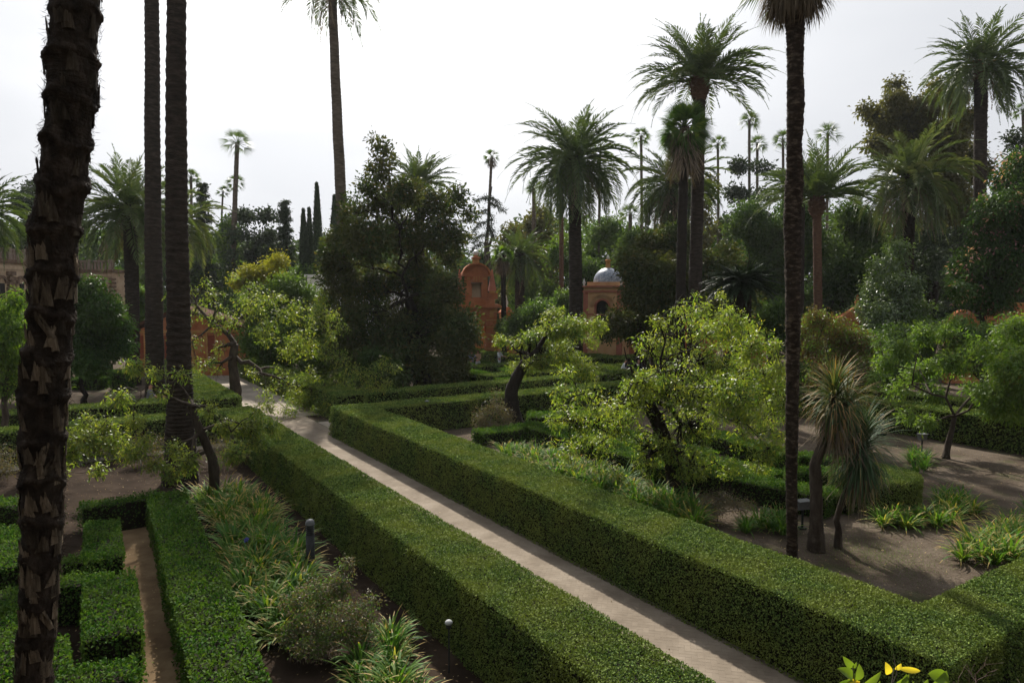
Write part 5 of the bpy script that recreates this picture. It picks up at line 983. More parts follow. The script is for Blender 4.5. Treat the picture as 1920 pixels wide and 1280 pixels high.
# gateway: about 3.4 m wide, right pier visible
def gateway():
    Y = 57; c = at(893, 672, Y); o = (c[0], Y, 0); k = Y / FPX; l = Loc(o, .18, .78); root = empty('garden_gateway', o, 'tall terracotta and ochre garden gateway with curved pediment and pink obelisk', 'gateway')
    T = MB(); O = MB(); D = MB(); S = MB(); Rf = MB(); Wn = MB(); Ce = MB()
    # piers (x +-.45..2.0) z to 4.0
    for sg in (-1, 1):
        x0, x1 = (1.0, 2.1) if sg > 0 else (-2.1, -1.0)
        l.b(T, x0, x1, -.5, .5, 0, 4.3)
        for i in range(6): l.b(T, x0 - .05, x1 + .05, -.58, .55, .35 + i * .58, .35 + i * .58 + .42)
        Ob = MB()
        for i in range(6): l.b(Ob, x0 - .02, x1 + .02, -.54, .52, .79 + i * .58, .79 + i * .58 + .12)
        part(Ob, 'ochre_pier_bands', MT['ochre'], root)
        l.b(O, (x0 + x1) / 2 - .2, (x0 + x1) / 2 + .2, -.62, -.5, 3.95, 4.55); l.b(S, x0 - .12, x1 + .12, -.65, .6, 0, .34)
    l.b(T, -1.0, 1.0, -.35, .45, 3.2, 4.3); l.arch(T, 0, 1.0, 2.2, .001, -.35, .45); 
    l.arch(O, 0, .85, 2.3, .16, -.42, -.3)
    l.b(T, -2.15, 2.15, -.56, .56, 4.3, 4.75); l.b(O, -2.1, -1.6, -.60, -.55, 4.36, 4.7); l.b(O, 1.6, 2.1, -.60, -.55, 4.36, 4.7)
    l.b(T, -2.55, 2.55, -.85, .8, 4.75, 4.92); l.b(T, -2.4, 2.4, -.72, .7, 4.92, 5.02)
    l.b(T, -1.9, 1.9, -.5, .5, 5.02, 5.45)
    # upper storey with window
    for sg in (-1, 1): l.b(T, *( (.5, 1.15) if sg > 0 else (-1.15, -.5)), -.4, .4, 5.45, 7.3)
    l.b(T, -.5, .5, -.4, .4, 6.75, 7.3); l.b(T, -.5, .5, -.42, .4, 5.45, 5.6); l.b(D, -.5, .5, .0, .1, 5.6, 6.75)
    l.b(S, -.62, .62, -.46, -.39, 6.68, 6.8)
    for i, (dx, th) in enumerate(((-.42, .14), (-.14, .14), (.14, .14), (.42, .14))): l.b(T, dx - .09, dx + .09, -.5, -.39, 6.82, 7.28)
    for dx in (-.28, 0, .28): l.b(O, dx - .05, dx + .05, -.45, -.39, 6.84, 7.28)
    l.b(T, -1.5, -.75, -.55, .45, 7.3, 7.45); l.b(T, .75, 1.5, -.55, .45, 7.3, 7.45)
    l.disc(T, 0, 7.22, 1.42, -.36, .36, a0=.12, a1=math.pi - .12, ry=.72); l.arch(T, 0, 1.38, 7.22, .2, -.6, .5, a0=.1, a1=math.pi - .1, ry=.74)
    l.b(O, -1.0, -.7, -.41, -.3, 7.0, 7.2); l.b(O, .7, 1.0, -.41, -.3, 7.0, 7.2)
    # pedestals on top
    l.b(O, -.3, .3, -.3, .3, 8.3, 8.72); l.b(T, -.42, .42, -.4, .4, 8.72, 8.84); q = l.p(0, 0, 8.84); T.lathe([(.26, 0), (.14, .12), (.08, .18)], q, 10); Ce.lathe([(.08, .14), (.18, .2), (.25, .36), (.18, .52), (.02, .6)], q, 12)
    # obelisks
    for sg in (-1, 1):
        q = l.p(sg * 1.75, 0, 0); l.b(T, sg * 1.75 - .55, sg * 1.75 + .45, -.42, .42, 5.45, 5.95); l.b(O, sg * 1.7 - .28, sg * 1.7 + .28, -.3, .3, 5.95, 6.12)
        Rf.box((l.p(sg * 1.7, 0, 6.12)), (.62, .62, 1.75), .18, .12)
    p1 = part(T, 'wall', MT['terra'], root); part(O, 'ochre_bands', MT['ochre'], root); part(D, 'window_opening', MT['cream'], root); part(S, 'plinth', MT['stone'], root); part(Rf, 'obelisk', MT['obelisk'], root); part(Ce, 'ball_finial', MT['ceramic'], root)
    # pillar behind right: separate thing
    c2 = at(949, 672, 60); l2 = Loc((c2[0], 60, 0), .18); r2 = empty('garden_pillar', l2.o, 'ochre pillar with tiled cap and white ceramic finial, right of the gateway', 'pillar'); O2 = MB(); T2 = MB(); W2 = MB()
    l2.b(O2, -.5, .5, -.5, .5, 0, 4.2); l2.b(O2, -4.4, -.5, -.2, .2, 0, 3.2); l2.b(O2, .5, 3.4, -.2, .2, 0, 2.6); l2.b(T2, -.62, .62, -.62, .62, 4.2, 4.35); l2.b(T2, -.55, .55, -.55, .55, 4.35, 4.75, .35)
    W2.lathe([(.14, 0), (.09, .12), (.17, .3), (.19, .45), (.08, .62), (.1, .72), (.05, .9), (.01, 1.05)], l2.p(0, 0, 4.75), 12)
    part(O2, 'wall', MT['ochre'], r2); part(T2, 'cap', MT['terra'], r2); part(W2, 'finial', MT['ceramic'], r2, True)
MT['obelisk'] = solid('pink_obelisk', (.36, .12, .075), (.46, .17, .11), 3, .85, .2)
gateway()
def pavilion():
    Y = 58; c = at(1139, 600, Y); l = Loc((c[0], Y, 0), -.42); root = empty('domed_pavilion', l.o, 'square ochre pavilion with a blue and white tiled dome', 'pavilion'); O = MB(); T = MB(); D = MB(); DM = MB(); Fn = MB(); ln = MB(); W = 1.55
    l.b(O, -W, W, -W, W, 0, 3.0)
    z0, z1 = 3.0, 6.0
    for sx in (-1, 1):
        for sy in (-1, 1): l.b(O, sx * W - .42 * (sx > 0), sx * W + .42 * (sx < 0), sy * W - .42 * (sy > 0), sy * W + .42 * (sy < 0), z0, z1)
    for rz_ in (0, math.pi / 2, math.pi, -math.pi / 2):
        l2 = Loc(l.o, l.rz + rz_)
        for sg in (-1, 1): l2.b(O, *((.62, W - .42) if sg > 0 else (-W + .42, -.62)), -W + .02, -W + .3, z0, z1)
        l2.b(O, -.62, .62, -W + .02, -W + .3, 5.35, z1); l2.arch(T, 0, .55, 4.8, .14, -W - .03, -W + .3); l2.arch(O, 0, .69, 4.8, .35, -W + .02, -W + .3, n=10)
        for sg in (-1, 1): l2.b(T, *((.55, .69) if sg > 0 else (-.69, -.55)), -W - .03, -W + .3, z0, 4.8); l2.b(T, *((W - .34, W + .03) if sg > 0 else (-W - .03, -W + .34)), -W - .05, -W + .05, 0, z1)
        l2.b(T, -W, W, -W - .04, -W + .02, 2.85, 3.1); l2.b(T, -W, W, -W - .035, -W + .02, 4.15, 4.27); l2.b(O, -.5, .5, -W + .0, -W + .1, z0, z0 + .4)
    l.b(D, -1.1, 1.1, -1.1, 1.1, z0, z1 - .1)
    l.b(T, -W - .1, W + .1, -W - .1, W + .1, z1, z1 + .16); l.b(O, -W - .02, W + .02, -W - .02, W + .02, z1 + .16, z1 + .42); l.b(T, -W - .28, W + .28, -W - .28, W + .28, z1 + .42, z1 + .54); l.b(O, -W + .2, W - .2, -W + .2, W - .2, z1 + .54, z1 + .85)
    DM.lathe([(1.2 * math.cos(a), 1.2 * math.sin(a) * .98) for a in np.linspace(0, 1.5, 12)], l.p(0, 0, z1 + .85), 28)
    ln.lathe([(.22, 0), (.2, .1), (.18, .55), (.26, .6), (.26, .66), (.16, .74)], l.p(0, 0, z1 + 1.98), 12); Fn.lathe([(.06, 0), (.14, .1), (.1, .25), (.02, .4)], l.p(0, 0, z1 + 2.7), 10)
    for sx in (-1, 1):
        for sy in (-1, 1): Fn.lathe([(.09, 0), (.06, .1), (.13, .25), (.06, .42), (.01, .6)], l.p(sx * W, sy * W, z1 + .54), 10)
    part(O, 'wall', MT['ochre2'], root); part(T, 'pink_trim', MT['pinktrim'], root); part(D, 'interior', MT['dark_in'], root); part(DM, 'dome', MT['tile'], root, True); part(ln, 'lantern', MT['ochre'], root); part(Fn, 'finials', MT['ceramic'], root, True)
    # long low wing wall right of it, behind the magnolia
    r2 = empty('garden_wall', at(1210, 640, 60) * (1, 1, 0), 'low orange garden wall behind the glossy magnolia, right of the pavilion', 'wall'); m = MB(); c = at(1215, 640, 60); m.box((c[0] + 1.6, 60, 0), (8.6, .5, 3.6)); m.box((c[0] + 1.6, 60, 3.6), (8.9, .7, .15)); part(m, 'masonry', MT['terra'], r2)
MT['ochre2'] = solid('pale_ochre_plaster', (.42, .24, .12), (.52, .31, .16), 2, .9, .2, c3=(.5, .34, .2)); MT['pinktrim'] = solid('rose_painted_trim', (.30, .11, .075), (.38, .15, .1), 3, .9, .2)
pavilion()
def orange_house():
    Y = 50; x0, x1 = at(250, 600, Y)[0], at(452, 600, Y)[0]; cx = (x0 + x1) / 2; wd = x1 - x0; l = Loc((cx, Y, 0), .06); root = empty('garden_portico', l.o, 'terracotta building with shallow gable and ochre frames behind the twin trunks', 'building'); T = MB(); O = MB(); Rf = MB(); W = MB(); h = wd / 2
    l.b(T, -h, h, 0, 3, 0, 3.1); l.b(O, -h - .03, h + .03, -.06, 3.03, .9, 1.05); l.b(T, -h - .1, h + .1, -.12, 3.1, 0, .35)
    V = [l.p(-h - .25, -.3, 3.3), l.p(h + .25, -.3, 3.3), l.p(-.4, -.3, 4.75), l.p(-h - .25, 3.2, 3.3), l.p(h + .25, 3.2, 3.3), l.p(-.4, 3.2, 4.75)]
    Rf.add(V, [(0, 3, 5, 2), (1, 2, 5, 4)]); V2 = [v + (0, 0, .22) for v in V]; Rf.add(V2, [(0, 2, 5, 3), (1, 4, 5, 2)]); Rf.add(V + V2, [(0, 2, 8, 6), (2, 1, 7, 8), (0, 6, 9, 3), (1, 4, 10, 7)])
    T.add([l.p(-h, 0, 3.1), l.p(h, 0, 3.1), l.p(-.4, 0, 4.75)], [(0, 1, 2)]); l.b(O, -h, h, -.1, 0, 3.1, 3.28)
    for i, x in enumerate(np.linspace(-h + .55, h - .55, 5)):
        l.b(O, x - .38, x - .26, -.08, 0, 1.05, 3.1); l.b(O, x + .26, x + .38, -.08, 0, 1.05, 3.1); l.b(W, x - .26, x + .26, -.035, 0, 1.25, 2.9); l.b(O, x - .26, x + .26, -.07, 0, 1.15, 1.25)
    part(T, 'wall', MT['terra'], root); part(O, 'ochre_frames', MT['ochre'], root); part(Rf, 'roof', MT['oldtile'], root); part(W, 'panels', MT['terra2'], root)
MT['oldtile'] = solid('weathered_tile', (.035, .018, .012), (.075, .034, .022), 4, .95, .8, (1, 3, 1), c3=(.11, .055, .035), spec=.04)
MT['terra2'] = solid('dark_terracotta', (.16, .04, .022), (.22, .06, .03), 2, .9, .2)
orange_house()
def wall_bits():
    # small pediment portal at right
    Y = 50; c = at(1605, 640, Y); l = Loc((c[0], Y, 0), -.15); root = empty('small_portal', l.o, 'small orange portal with triangular pediment and urn, right of the reddish palm trunk', 'building'); T = MB(); O = MB(); D = MB(); F = MB()
    l.b(T, -1.2, -.45, -.3, .3, 0, 4.0); l.b(T, .45, 1.2, -.3, .3, 0, 4.0); l.b(T, -.45, .45, -.3, .3, 3.3, 4.0); l.b(D, -.45, .45, .1, .2, 0, 3.3); l.b(O, -1.05, -.6, -.36, -.29, .6, 3.7); l.b(O, .6, 1.05, -.36, -.29, .6, 3.7)
    l.b(T, -1.35, 1.35, -.45, .4, 4.0, 4.16)
    V = [l.p(-1.4, -.45, 4.16), l.p(1.4, -.45, 4.16), l.p(0, -.45, 5.0), l.p(-1.4, .4, 4.16), l.p(1.4, .4, 4.16), l.p(0, .4, 5.0)]; T.add(V, [(0, 1, 2), (5, 4, 3)]); T.add(V, [(0, 2, 5, 3), (1, 4, 5, 2)])
    l.b(O, -.3, .3, -.5, -.44, 4.2, 4.6); F.lathe([(.2, 0), (.12, .15), (.2, .3), (.06, .5), (.1, .6), (.01, .85)], l.p(0, 0, 5.0), 10)
    part(T, 'wall', MT['terra'], root); part(O, 'ochre_panels', MT['ochre'], root); part(D, 'doorway', MT['dark_in'], root); part(F, 'urn', MT['terra'], root, True)
    # long wall right
    Y = 46; a = at(1775, 600, Y); b = at(1985, 600, Y - 2); L = b[0] - a[0]; l = Loc((a[0], Y, 0), -.08); root = empty('garden_wall', l.o, 'long terracotta garden wall with scrolled end behind the pink-blossomed tree', 'wall'); T = MB(); O = MB(); M2 = MB()
    l.b(T, 0, L + 1, -.25, .25, 0, 3.8); l.b(O, 0, L + 1, -.28, .28, 3.8, 3.95); l.b(T, -.1, L + 1, -.35, .35, 3.95, 4.1); l.b(T, 2.2, L + 1, -.25, .25, 4.1, 5.2); l.b(O, 2.2, L + 1, -.28, .28, 5.2, 5.32)
    l.disc(T, 1.0, 4.1, .75, -.25, .25); l.arch(M2, 1.0, .5, 4.1, .14, -.3, .3); part(T, 'masonry', MT['terra'], root); part(O, 'ochre_band', MT['ochre'], root); part(M2, 'scroll', MT['obelisk'], root)
    # pier right of cycad
    Y = 52; a = at(1415, 600, Y); l = Loc((a[0], Y, 0), 0); root = empty('garden_wall', l.o, 'short piece of orange wall glimpsed right of the cycad trunk', 'wall'); T = MB(); O = MB(); l.b(T, -2.2, .8, -.3, .3, 0, 4.0); l.b(O, .05, .7, -.34, -.29, 3.0, 3.8); l.b(T, -2.3, .9, -.4, .4, 4.0, 4.15); part(T, 'masonry', MT['terra'], root); part(O, 'ochre_panel', MT['ochre'], root)
    # white block behind magnolia
    c = at(680, 560, 68); r = empty('white_building', c * (1, 1, 0), 'plain white building glimpsed through the dark magnolia', 'building'); m = MB(); m.box((c[0], 68, 0), (9, 6, 7.4)); m.box((c[0], 68, 7.4), (9.4, 6.4, .25)); part(m, 'wall', MT['white'], r)
wall_bits()
def gallery():
    """rusticated grotto gallery: a wing seen obliquely and an end pavilion"""
    A = at(-60, 560, 50); B_ = at(150, 560, 66); dirv = (B_ - A)[:2]; L = np.linalg.norm(dirv); rz = math.atan2(dirv[1], dirv[0]); l = Loc((A[0], A[1], 0), rz)
    root = empty('grotto_gallery', l.o, 'cream palace gallery with rough brown stonework and balustrade at far left', 'building'); C = MB(); S = MB(); D = MB(); Bl = MB(); q = rs(3); H = 8.3
    l.b(C, -2, L, 0, 3, 0, H); l.b(S, -2, L + .1, -.15, 3, H, H + .3); l.b(C, -2, L, -.06, .0, H - .5, H - .2)
    l.b(Bl, -2, L, -.05, .2, H + 1.0, H + 1.15)
    for x in np.arange(-2, L, .34): l.b(Bl, x, x + .13, 0, .14, H + .3, H + 1.0)
    for x in np.arange(0, L, 2.6):
        l.b(Bl, x - .2, x + .2, -.1, .25, H + .3, H + 1.25)
        for z in np.arange(.2, H - .7, .42):
            ww = q.uniform(.42, .62); l.b(S, x - ww, x + ww, -.2 + q.normal(0, .03), 0, z, z + .3)
        l.b(C, x + .75, x + 1.85, -.1, 0, 4.2, 7.1); dd_ = MB(); l.b(dd_, x + 1.0, x + 1.6, -.14, -.1, 4.5, 6.7); part(dd_, 'window_opening', MT['dark_in'], root); l.arch(S, x + 1.3, .42, 6.7, .2, -.2, 0); l.b(S, x + .6, x + 2.0, -.2, 0, 3.8, 4.1)
    # end pavilion facing camera
    E0 = at(120, 560, 66); E1_ = at(215, 560, 66); w_ = E1_[0] - E0[0]; l = Loc((E0[0], 66, 0), -.05)
    l.b(C, 0, w_, 0, 4, 0, 7.9); l.b(S, -.1, w_ + .15, -.2, 4, 7.9, 8.15); l.b(Bl, 0, w_ + .1, -.05, .2, 8.85, 9.0); l.b(C, -.05, w_ + .05, -.08, 0, 7.45, 7.7)
    for x in np.arange(0, w_, .34): l.b(Bl, x, x + .14, 0, .16, 8.15, 8.85)
    for x in (.0, w_ * .5, w_ - .3): l.b(Bl, x, x + .3, -.08, .25, 8.15, 9.1)
    for z in np.arange(.2, 7.2, .36):
        ww = q.uniform(-.06, .06); l.b(S, w_ * .58 + ww, w_ * .86 + ww, -.16 + q.normal(0, .03), 0, z, z + .22); l.b(S, w_ - .3 + ww * .5, w_ + .12, -.14, .4, z + .1, z + .3)
    l.arch(S, w_ * .27, .65, 6.0, .28, -.2, 0); l.arch(C, w_ * .27, .5, 6.0, .15, -.14, 0); l.b(D, w_ * .27 - .5, w_ * .27 + .5, -.05, 0, 3.5, 6.0); l.disc(D, w_ * .27, 6.0, .5, -.05, .02)
    l.b(Bl, w_ * .27 - .75, w_ * .27 - .5, -.2, 0, 3.5, 6.0); l.b(Bl, w_ * .27 + .5, w_ * .27 + .75, -.2, 0, 3.5, 6.0)
    V = [l.p(w_, -.1, 4.4), l.p(w_ + 1.1, -.1, 0), l.p(w_, -.1, 0), l.p(w_, 1, 4.4), l.p(w_ + 1.1, 1, 0), l.p(w_, 1, 0)]; C.add(V, [(0, 2, 1), (3, 4, 5)]); C.add(V, [(0, 1, 4, 3)])
    part(C, 'wall', MT['cream'], root); part(S, 'rough_stonework', MT['stone'], root); part(D, 'window_opening', MT['dark_in'], root); part(Bl, 'balustrade', MT['bal'], root)
MT['bal'] = solid('weathered_stone', (.16, .12, .1), (.27, .21, .17), 4, .95, .4)
gallery()

def unseen_palace_wall():  # added out of view to keep sky light off the facing hedge sides
    """unseen palace wall behind the viewer, added to block sky light from the hedge sides"""
    m = MB(); l = Loc((0, -3.2, 0), 0); l.b(m, -45, 45, -6, 0, 0, 15); l.b(m, -45.3, 45.3, -6.3, .35, 15, 15.6); l.b(m, -45.2, 45.2, -6.2, .2, 9.2, 9.6)
    for x in np.arange(-43, 44, 4.3): l.b(m, x - .45, x + .45, .0, .22, 0, 9.2); l.b(m, x - .35, x + .35, .0, .16, 9.6, 15)
    tag(m.build('unseen_palace_wall', solid('low_bounce_stone', (.05, .048, .044), (.10, .095, .085), 2, .95, .6)), kind='structure')  # dark grey so the added wall bounces little light
unseen_palace_wall()

# ------------------------------------------------------------------ lamps, signs, bench
def bollard(label, px, py, h=.85, r=.075, group='grey bollard lights'):
    p = gp(px, py); root = empty('bollard_light', p, label, 'bollard light', group); m = MB(); c = MB(); g2 = MB()
    m.lathe([(r, .16), (r, h * .72), (r * .98, h * .72)], p, 20); m.box((p[0], p[1], 0), (r * 3.4, r * 3.4, .16), .4)
    g2.lathe([(r * .82, h * .72), (r * .82, h * .92)], p, 18)
    for z in np.linspace(h * .74, h * .9, 5): g2.lathe([(r * .8, z - .006), (r * 1.05, z), (r * .8, z + .008)], p, 18)
    c.lathe([(r * 1.08, h * .91), (r * 1.08, h * .95), (r * .8, h * .995), (r * .3, h * 1.01), (.001, h * 1.012)], p, 20)
    part(m, 'post', MT['grey'], root, True); part(g2, 'louvres', MT['grey'], root, True); part(c, 'cap', MT['lightgrey'], root, True)
bollard('dark grey bollard light between the strappy bed and the left hedge', 583, 1072, 1.15, .09)
bollard('small grey bollard light in front of the far hedge, beside the low box hedge', 1031, 779, .85, .085)
bollard('pale bollard light behind the sword-leaved trees', 1653, 815, .9, .08)
bollard('tiny bollard light against the tall dark pavilion hedge', 1095, 665, .8, .09)
def mushroom():
    p = gp(842, 1262); t = at(836, 1165, p[1]); h = t[2]; root = empty('garden_lamp', p, 'mushroom garden lamp on a thin stake before the left hedge', 'lamp'); m = MB(); c = MB(); b = MB()
    m.lathe([(.013, 0), (.011, h - .08)], p, 8); b.lathe([(.02, h - .11), (.042, h - .09), (.045, h - .035), (.03, h - .03)], p, 16); c.lathe([(.05, h - .035), (.062, h - .02), (.056, h + .006), (.035, h + .025), (.001, h + .032)], p, 18)
    part(m, 'stake', MT['grey'], root, True); part(b, 'lamp_body', MT['grey'], root, True); part(c, 'lamp_cap', MT['opal'], root, True)
mushroom()
def floodlight(label, px, py, pyb, s=.34, rz=.3, leg=True):
    b = gp(px, pyb); t = at(px, py, b[1]); root = empty('floodlight', b, label, 'floodlight', 'garden floodlights'); m = MB(); h = MB(); g_ = MB(); z = t[2]
    m.tube([(b[0], b[1], 0), (b[0], b[1], z - .1)], [.03, .03], 8); m.box((b[0], b[1], 0), (.16, .16, .03))
    h.box((b[0], b[1], z - .12), (s, s * .45, .2), rz, 1.12); h.box((b[0], b[1] - .03, z + .085), (s * 1.2, s * .75, .03), rz); g_.box((b[0], b[1] + .05, z - .1), (s * .8, s * .45, .15), rz)
    part(m, 'stand', MT['grey'], root); part(h, 'housing', MT['lightgrey'], root); part(g_, 'lens', MT['dark_in'], root)
floodlight('grey floodlight housing between the skirted palm and the taller sword-leaved tree', 1504, 945, 990)
floodlight('dark floodlight on a short post before the right far hedge', 1728, 818, 850, .3)
def sign(label, px, py, pyb, wd, h, mat='plaque', name='plant_sign', post=True, tilt=.5):
    b = gp(px, pyb); t = at(px, py, b[1]); root = empty(name, b, label, 'sign', None); m = MB(); s = MB(); m.tube([(b[0], b[1], 0), (b[0], b[1], t[2])], [.012, .012], 6)
    V = []; 
    for zz in (0, .015):
        for sx, sy in ((-1, -1), (1, -1), (1, 1), (-1, 1)): V.append((b[0] + sx * wd / 2, b[1] + sy * h / 2 * math.cos(tilt) - zz * .4, t[2] + sy * h / 2 * math.sin(tilt) + zz))
    s.add(V, [(0, 3, 2, 1), (4, 5, 6, 7), (0, 1, 5, 4), (1, 2, 6, 5), (2, 3, 7, 6), (3, 0, 4, 7)]); part(m, 'post', MT['grey'], root); part(s, 'board', MT[mat], root)
sign('small tilted white plaque on a low post behind the long hedge corner', 796, 797, 806, .38, .26, tilt=.6)
sign('small white plaque in front of the tall dark pavilion hedge', 1161, 659, 668, .8, .5)
def thin_lamp():
    b = gp(801, 806); root = empty('spike_lamp', b, 'thin pole lamp standing against the far hedge above the white plaque', 'lamp'); m = MB(); c = MB(); z = at(801, 752, b[1])[2]; m.tube([(b[0], b[1], 0), (b[0], b[1], z)], [.014, .012], 6); c.lathe([(.03, z - .02), (.1, z), (.09, z + .03), (.01, z + .05)], (b[0], b[1], 0), 12); part(m, 'pole', MT['grey'], root); part(c, 'lamp_cap', MT['lightgrey'], root)
thin_lamp()
def bench():
    p = ab(32.9, 5.6); l = Loc((p[0], p[1], 0), math.atan2(E2[1], E2[0])); root = empty('brick_bench', l.o, 'low tiled brick bench on the cross path before the hedge corner', 'bench'); m = MB(); s = MB()
    l.b(m, -.95, .95, -.22, .22, 0, .42); l.b(s, -1.02, 1.02, -.29, .29, .42, .49); part(m, 'base', MT['terra'], root); part(s, 'seat', MT['cream'], root)
bench()

# ------------------------------------------------------------------ people
def skin_obj(name, verts, edges, radii, mat, root, sub=1):
    me = bpy.data.meshes.new(name); me.from_pydata([tuple(v) for v in verts], edges, []); o = bpy.data.objects.new(name, me); col.objects.link(o); o.parent = root
    md = o.modifiers.new('skin', 'SKIN'); sd_ = o.modifiers.new('sub', 'SUBSURF'); sd_.levels = sub; sd_.render_levels = sub
    for i, rr in enumerate(radii):
        v = me.skin_vertices[0].data[i]; v.radius = (rr[0], rr[1]) if isinstance(rr, tuple) else (rr, rr); v.use_root = (i == 0)
    me.materials.append(MT[mat]); return o
def person(label, loc, rz, top='cwhite', bottom='cblue', h=1.7, lean=0.0, arms=((.32, -.12, 1.0), (.3, -.2, 1.05)), hair='hair', longhair=False, stride=.12):
    root = empty('person', loc, label, 'person', None); k = h / 1.7; root.rotation_euler = (0, 0, rz); ly = -math.sin(lean); 
    def U(x, y, z):
        if z > .95: dz = z - .95; y = y + dz * ly; z = .95 + dz * math.cos(lean)
        return (x * k, y * k, z * k)
    hip = U(0, 0, .95); J = dict(hip=hip, waist=U(0, 0, 1.08), chest=U(0, 0, 1.3), neck=U(0, 0, 1.45), hb=U(0, -.01, 1.52), hm=U(0, -.015, 1.6), ht=U(0, 0, 1.67))
    V = [J['hip'], J['waist'], J['chest'], J['neck'], J['hb'], J['hm'], J['ht']]; E = [(0, 1), (1, 2), (2, 3), (3, 4), (4, 5), (5, 6)]; R = [(.13, .1), (.12, .09), (.15, .1), (.05, .05), (.07, .08), (.078, .095), (.055, .07)]
    def chain(start, pts, rad):
        p = start
        for q, rr in zip(pts, rad): V.append(q); R.append(rr); E.append((p, len(V) - 1)); p = len(V) - 1
        return p
    legs = []; armsJ = []
    for sg in (-1, 1):
        lg = [U(sg * .09, sg * stride * .2, .88), U(sg * .1, sg * stride - .02, .48), U(sg * .1, sg * stride + .02, .08), U(sg * .11, sg * stride - .13, .03)]; legs.append(lg); chain(0, lg, [.085, .06, .042, .035])
    for sg, (sw, fy, hz) in zip((-1, 1), arms):
        sh = U(sg * .18, 0, 1.4); el = U(sg * (.2 + sw * .25), fy * .6, 1.15); ha = U(sg * sw * .85, fy * 2.2, hz); hn = np.array(ha)
        armsJ.append([sh, el, ha]); end = chain(2, [sh, el, ha], [.055, .042, .03]); dirh = nrm((np.array(ha) - np.array(el))[None])[0]; palm = tuple(hn + dirh * .06 * k); e2 = chain(end, [palm], [(.035, .018)])
        sv = nrm(np.cross(dirh, (0, 0, 1.))[None])[0]
        for fi in range(4): ll = (.07, .08, .075, .06)[fi]; b0 = hn + dirh * .08 * k + sv * (fi - 1.5) * .018 * k; chain(e2, [tuple(b0), tuple(b0 + dirh * ll * .55 - np.array((0, 0, .012))), tuple(b0 + dirh * ll - np.array((0, 0, .03)))], [.009, .008, .007])
        b0 = hn + dirh * .02 * k + sv * .03 * k; chain(end, [tuple(b0 + sv * .015), tuple(b0 + sv * .02 + dirh * .045)], [.01, .009])
    skin_obj('body', V, E, R, 'skin', root, 1)
    tv = [J['waist'], J['chest'], U(0, 0, 1.42), hip]; te = [(0, 1), (1, 2), (0, 3)]; tr = [(.145, .115), (.175, .125), (.09, .07), (.155, .125)]
    for j, a in enumerate(armsJ): n0 = len(tv); tv += [a[0], a[1], tuple(np.array(a[1]) * .55 + np.array(a[2]) * .45)]; te += [(1, n0), (n0, n0 + 1), (n0 + 1, n0 + 2)]; tr += [.075, .06, .052]
    skin_obj('shirt', tv, te, tr, top, root)
    bv = [U(0, 0, .99), U(0, 0, .9)]; be = [(0, 1)]; brr = [(.15, .12), (.15, .12)]
    for lg in legs: n0 = len(bv); bv += [lg[0], lg[1], lg[2]]; be += [(1, n0), (n0, n0 + 1), (n0 + 1, n0 + 2)]; brr += [.1, .075, .06]
    skin_obj('trousers', bv, be, brr, bottom, root)
    hv = [U(0, .03, 1.61), U(0, .02, 1.675)]; he = [(0, 1)]; hr = [(.088, .09), (.075, .075)]
    if longhair: hv += [U(0, .07, 1.5), U(0, .08, 1.38)]; he += [(0, 2), (2, 3)]; hr += [(.08, .05), (.06, .03)]
    skin_obj('hair', hv, he, hr, hair, root)
    fm = MB(); c = np.array(U(0, -.02, 1.59))
    fm.box(c + (0, -.1, -.015), (.025, .035, .04), 0, .5); part_local(fm, 'nose', 'skin', root); em = MB()
    for sx in (-1, 1): em.lathe([(.011, -.008), (.013, 0), (.011, .008), (.001, .012)], c + (sx * .03, -.086, .012), 8)
    part_local(em, 'eyes', 'hair', root); lm = MB(); lm.box(c + (0, -.083, -.05), (.045, .015, .012)); part_local(lm, 'mouth', 'crose', root)
    return root
def part_local(mb, name, mat, root):
    o = bpy.data.objects.new(name, mb.mesh(name, MT[mat])); col.objects.link(o); o.parent = root
def on(px, Y): g_ = ground_at(px, Y); return (g_[0], g_[1], .03)
person('person in grey top behind the hedge at left, left one of a pair', on(272, 32.0), 1.9, 'cgrey', 'cblack', 1.78, lean=.12, arms=((.2, -.15, 1.0), (.2, -.16, 1.02)))
person('person in tan and rose top behind the hedge at left, next to the thick trunk', on(302, 31.6), 2.3, 'ctan', 'crose', 1.70, lean=.1, longhair=True, arms=((.2, -.16, 1.1), (.2, -.2, 1.1)))
person('person in long white coat walking right of the gateway pier', on(936, 52), 1.0, 'cwhite', 'cwhite', 1.76, arms=((.2, -.22, 1.2), (.2, -.2, 1.1)))
person('person in lavender top left of the gateway pier, nearer the magnolia', on(884, 50.5), .4, 'clav', 'cgrey', 1.75)
person('person in pale tan clothes right beside the gateway pier', on(896, 51), -.5, 'ctan', 'cwhite', 1.72, longhair=True)
person('person in white shirt leaning forward beside the far hedge, right of centre', on(1167, 44.5), 1.2, 'cwhite', 'crose', 1.75, lean=.45, arms=((.22, -.2, 1.15), (.2, -.2, 1.2)))
person('person dressed in black top and blue jeans beside the leaning one', on(1181, 44), 2.6, 'cblack', 'cblue', 1.82, longhair=True)
person('person in black, rightmost of the three beside the far hedge', on(1199, 43.6), -.4, 'cblack', 'cblack', 1.76, hair='ctan')

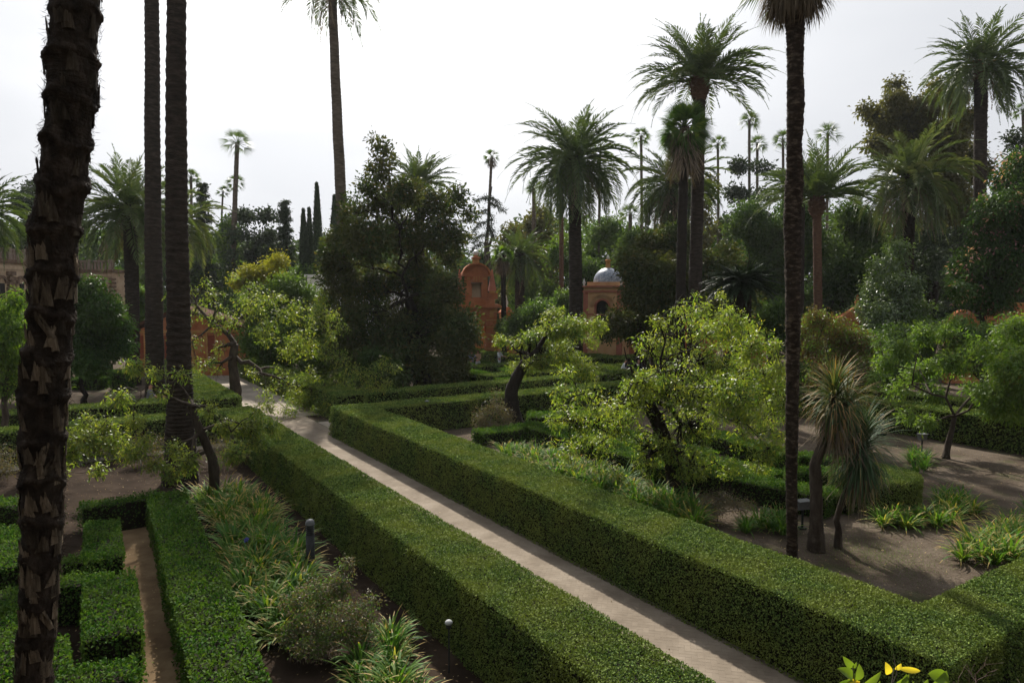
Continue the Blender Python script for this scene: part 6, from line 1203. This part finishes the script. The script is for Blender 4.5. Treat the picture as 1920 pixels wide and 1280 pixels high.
# ------------------------------------------------------------------ dead conifer, litter
def dead_conifer():
    Y = 78; root = empty('dead_conifer', ground_at(903, Y), 'nearly bare conifer with two thin stems above the gateway', 'tree', None); m = MB(); lf = MB(); q = rs(44)
    for xb, xt, yt in ((903, 918, 368), (915, 922, 350)):
        b = ground_at(xb, Y); t = at(xt, yt, Y); P = curve3(b, t, 14, 0, .1, q); m.tube(P, np.linspace(.32, .09, 14), 6)
    tip = at(918, 370, Y)
    for (x0, y0, x1, y1) in [(918, 372, 888, 378), (918, 370, 940, 385), (915, 395, 880, 415), (912, 415, 885, 440), (908, 440, 885, 455), (916, 400, 925, 440), (920, 380, 948, 400), (905, 455, 880, 478), (914, 430, 930, 450), (860, 415, 900, 420), (866, 440, 886, 446)]:
        A = at(x0, y0, Y); E_ = at(x1, y1, Y); P = curve3(A, E_, 8, .12, .3, q); m.tube(P, np.linspace(.08, .03, 8), 5); n = 170; t = q.random(n); j = (t * 7).astype(int); B0 = P[j] + q.normal(0, .18, (n, 3)) * (1, 1, .6)
        lf.leaf(B0, nrm(q.normal(0, 1, (n, 3)) + (0, 0, -.8)), nrm(q.normal(0, 1, (n, 3))), .42, .08)
    part(m, 'trunk', MT['bark'], root); part(lf, 'needles', MT['needle'], root)
dead_conifer()
def litter():
    m = MB(); n = 16000; q = rs(66); P = np.stack([q.uniform(-14, 26, n), q.uniform(8, 34, n)], 1); a = P @ E1; b = P @ E2
    k = ~((b > 5.3) & (b < 9.5)) | (q.random(n) < .05); P = P[k]; n = len(P); P3 = np.concatenate([P, np.full((n, 1), .05)], 1); D = nrm(np.concatenate([q.normal(0, 1, (n, 2)), q.normal(0, .15, (n, 1))], 1))
    m.leaf(P3, D, nrm(q.normal(0, .3, (n, 3)) + (0, 0, 1)), q.uniform(.02, .07, n), q.uniform(.012, .035, n)); tag(m.build('fallen_leaves', MT['litter']), label='scattered dry leaves and bits on the garden soil', cat='leaf litter', kind='stuff')
    # low grass on the bare soil under the palms
    g_ = MB(); n = 5000; c = gp(1640, 1040); P = np.stack([c[0] + q.normal(0, .75, n), c[1] + q.normal(0, .9, n), np.full(n, -.01)], 1); az = q.uniform(0, 6.28, n)
    g_.blades(P, az, q.uniform(.5, 1.4, n), q.uniform(.02, .06, n), np.full(n, .006), q.uniform(.2, 1, n), 2); tag(g_.build('sparse_grass', MT['green']), label='thin patch of grass on the bare soil right of the sword-leaved trees', cat='grass', kind='stuff')
MT['litter'] = leafmat('dry_leaf', [(.12, .07, .04), (.22, .15, .08), (.3, .24, .14), (.4, .3, .1)], .1, .8, .2)
litter()
# ------------------------------------------------------------------ thin autumn haze
def haze():
    m = MB(); m.box((0, 70, -1.2), (330, 300, 32)); mt, t, N, L = newmat('haze'); v = N('ShaderNodeVolumePrincipled'); v.inputs['Color'].default_value = (.86, .9, .95, 1); v.inputs['Density'].default_value = .00014; v.inputs['Anisotropy'].default_value = .3
    oo = N('ShaderNodeOutputMaterial'); L(v.outputs[0], oo.inputs['Volume']); tag(m.build('haze', mt), label='thin haze in the air of the garden', cat='haze', kind='stuff')
haze()
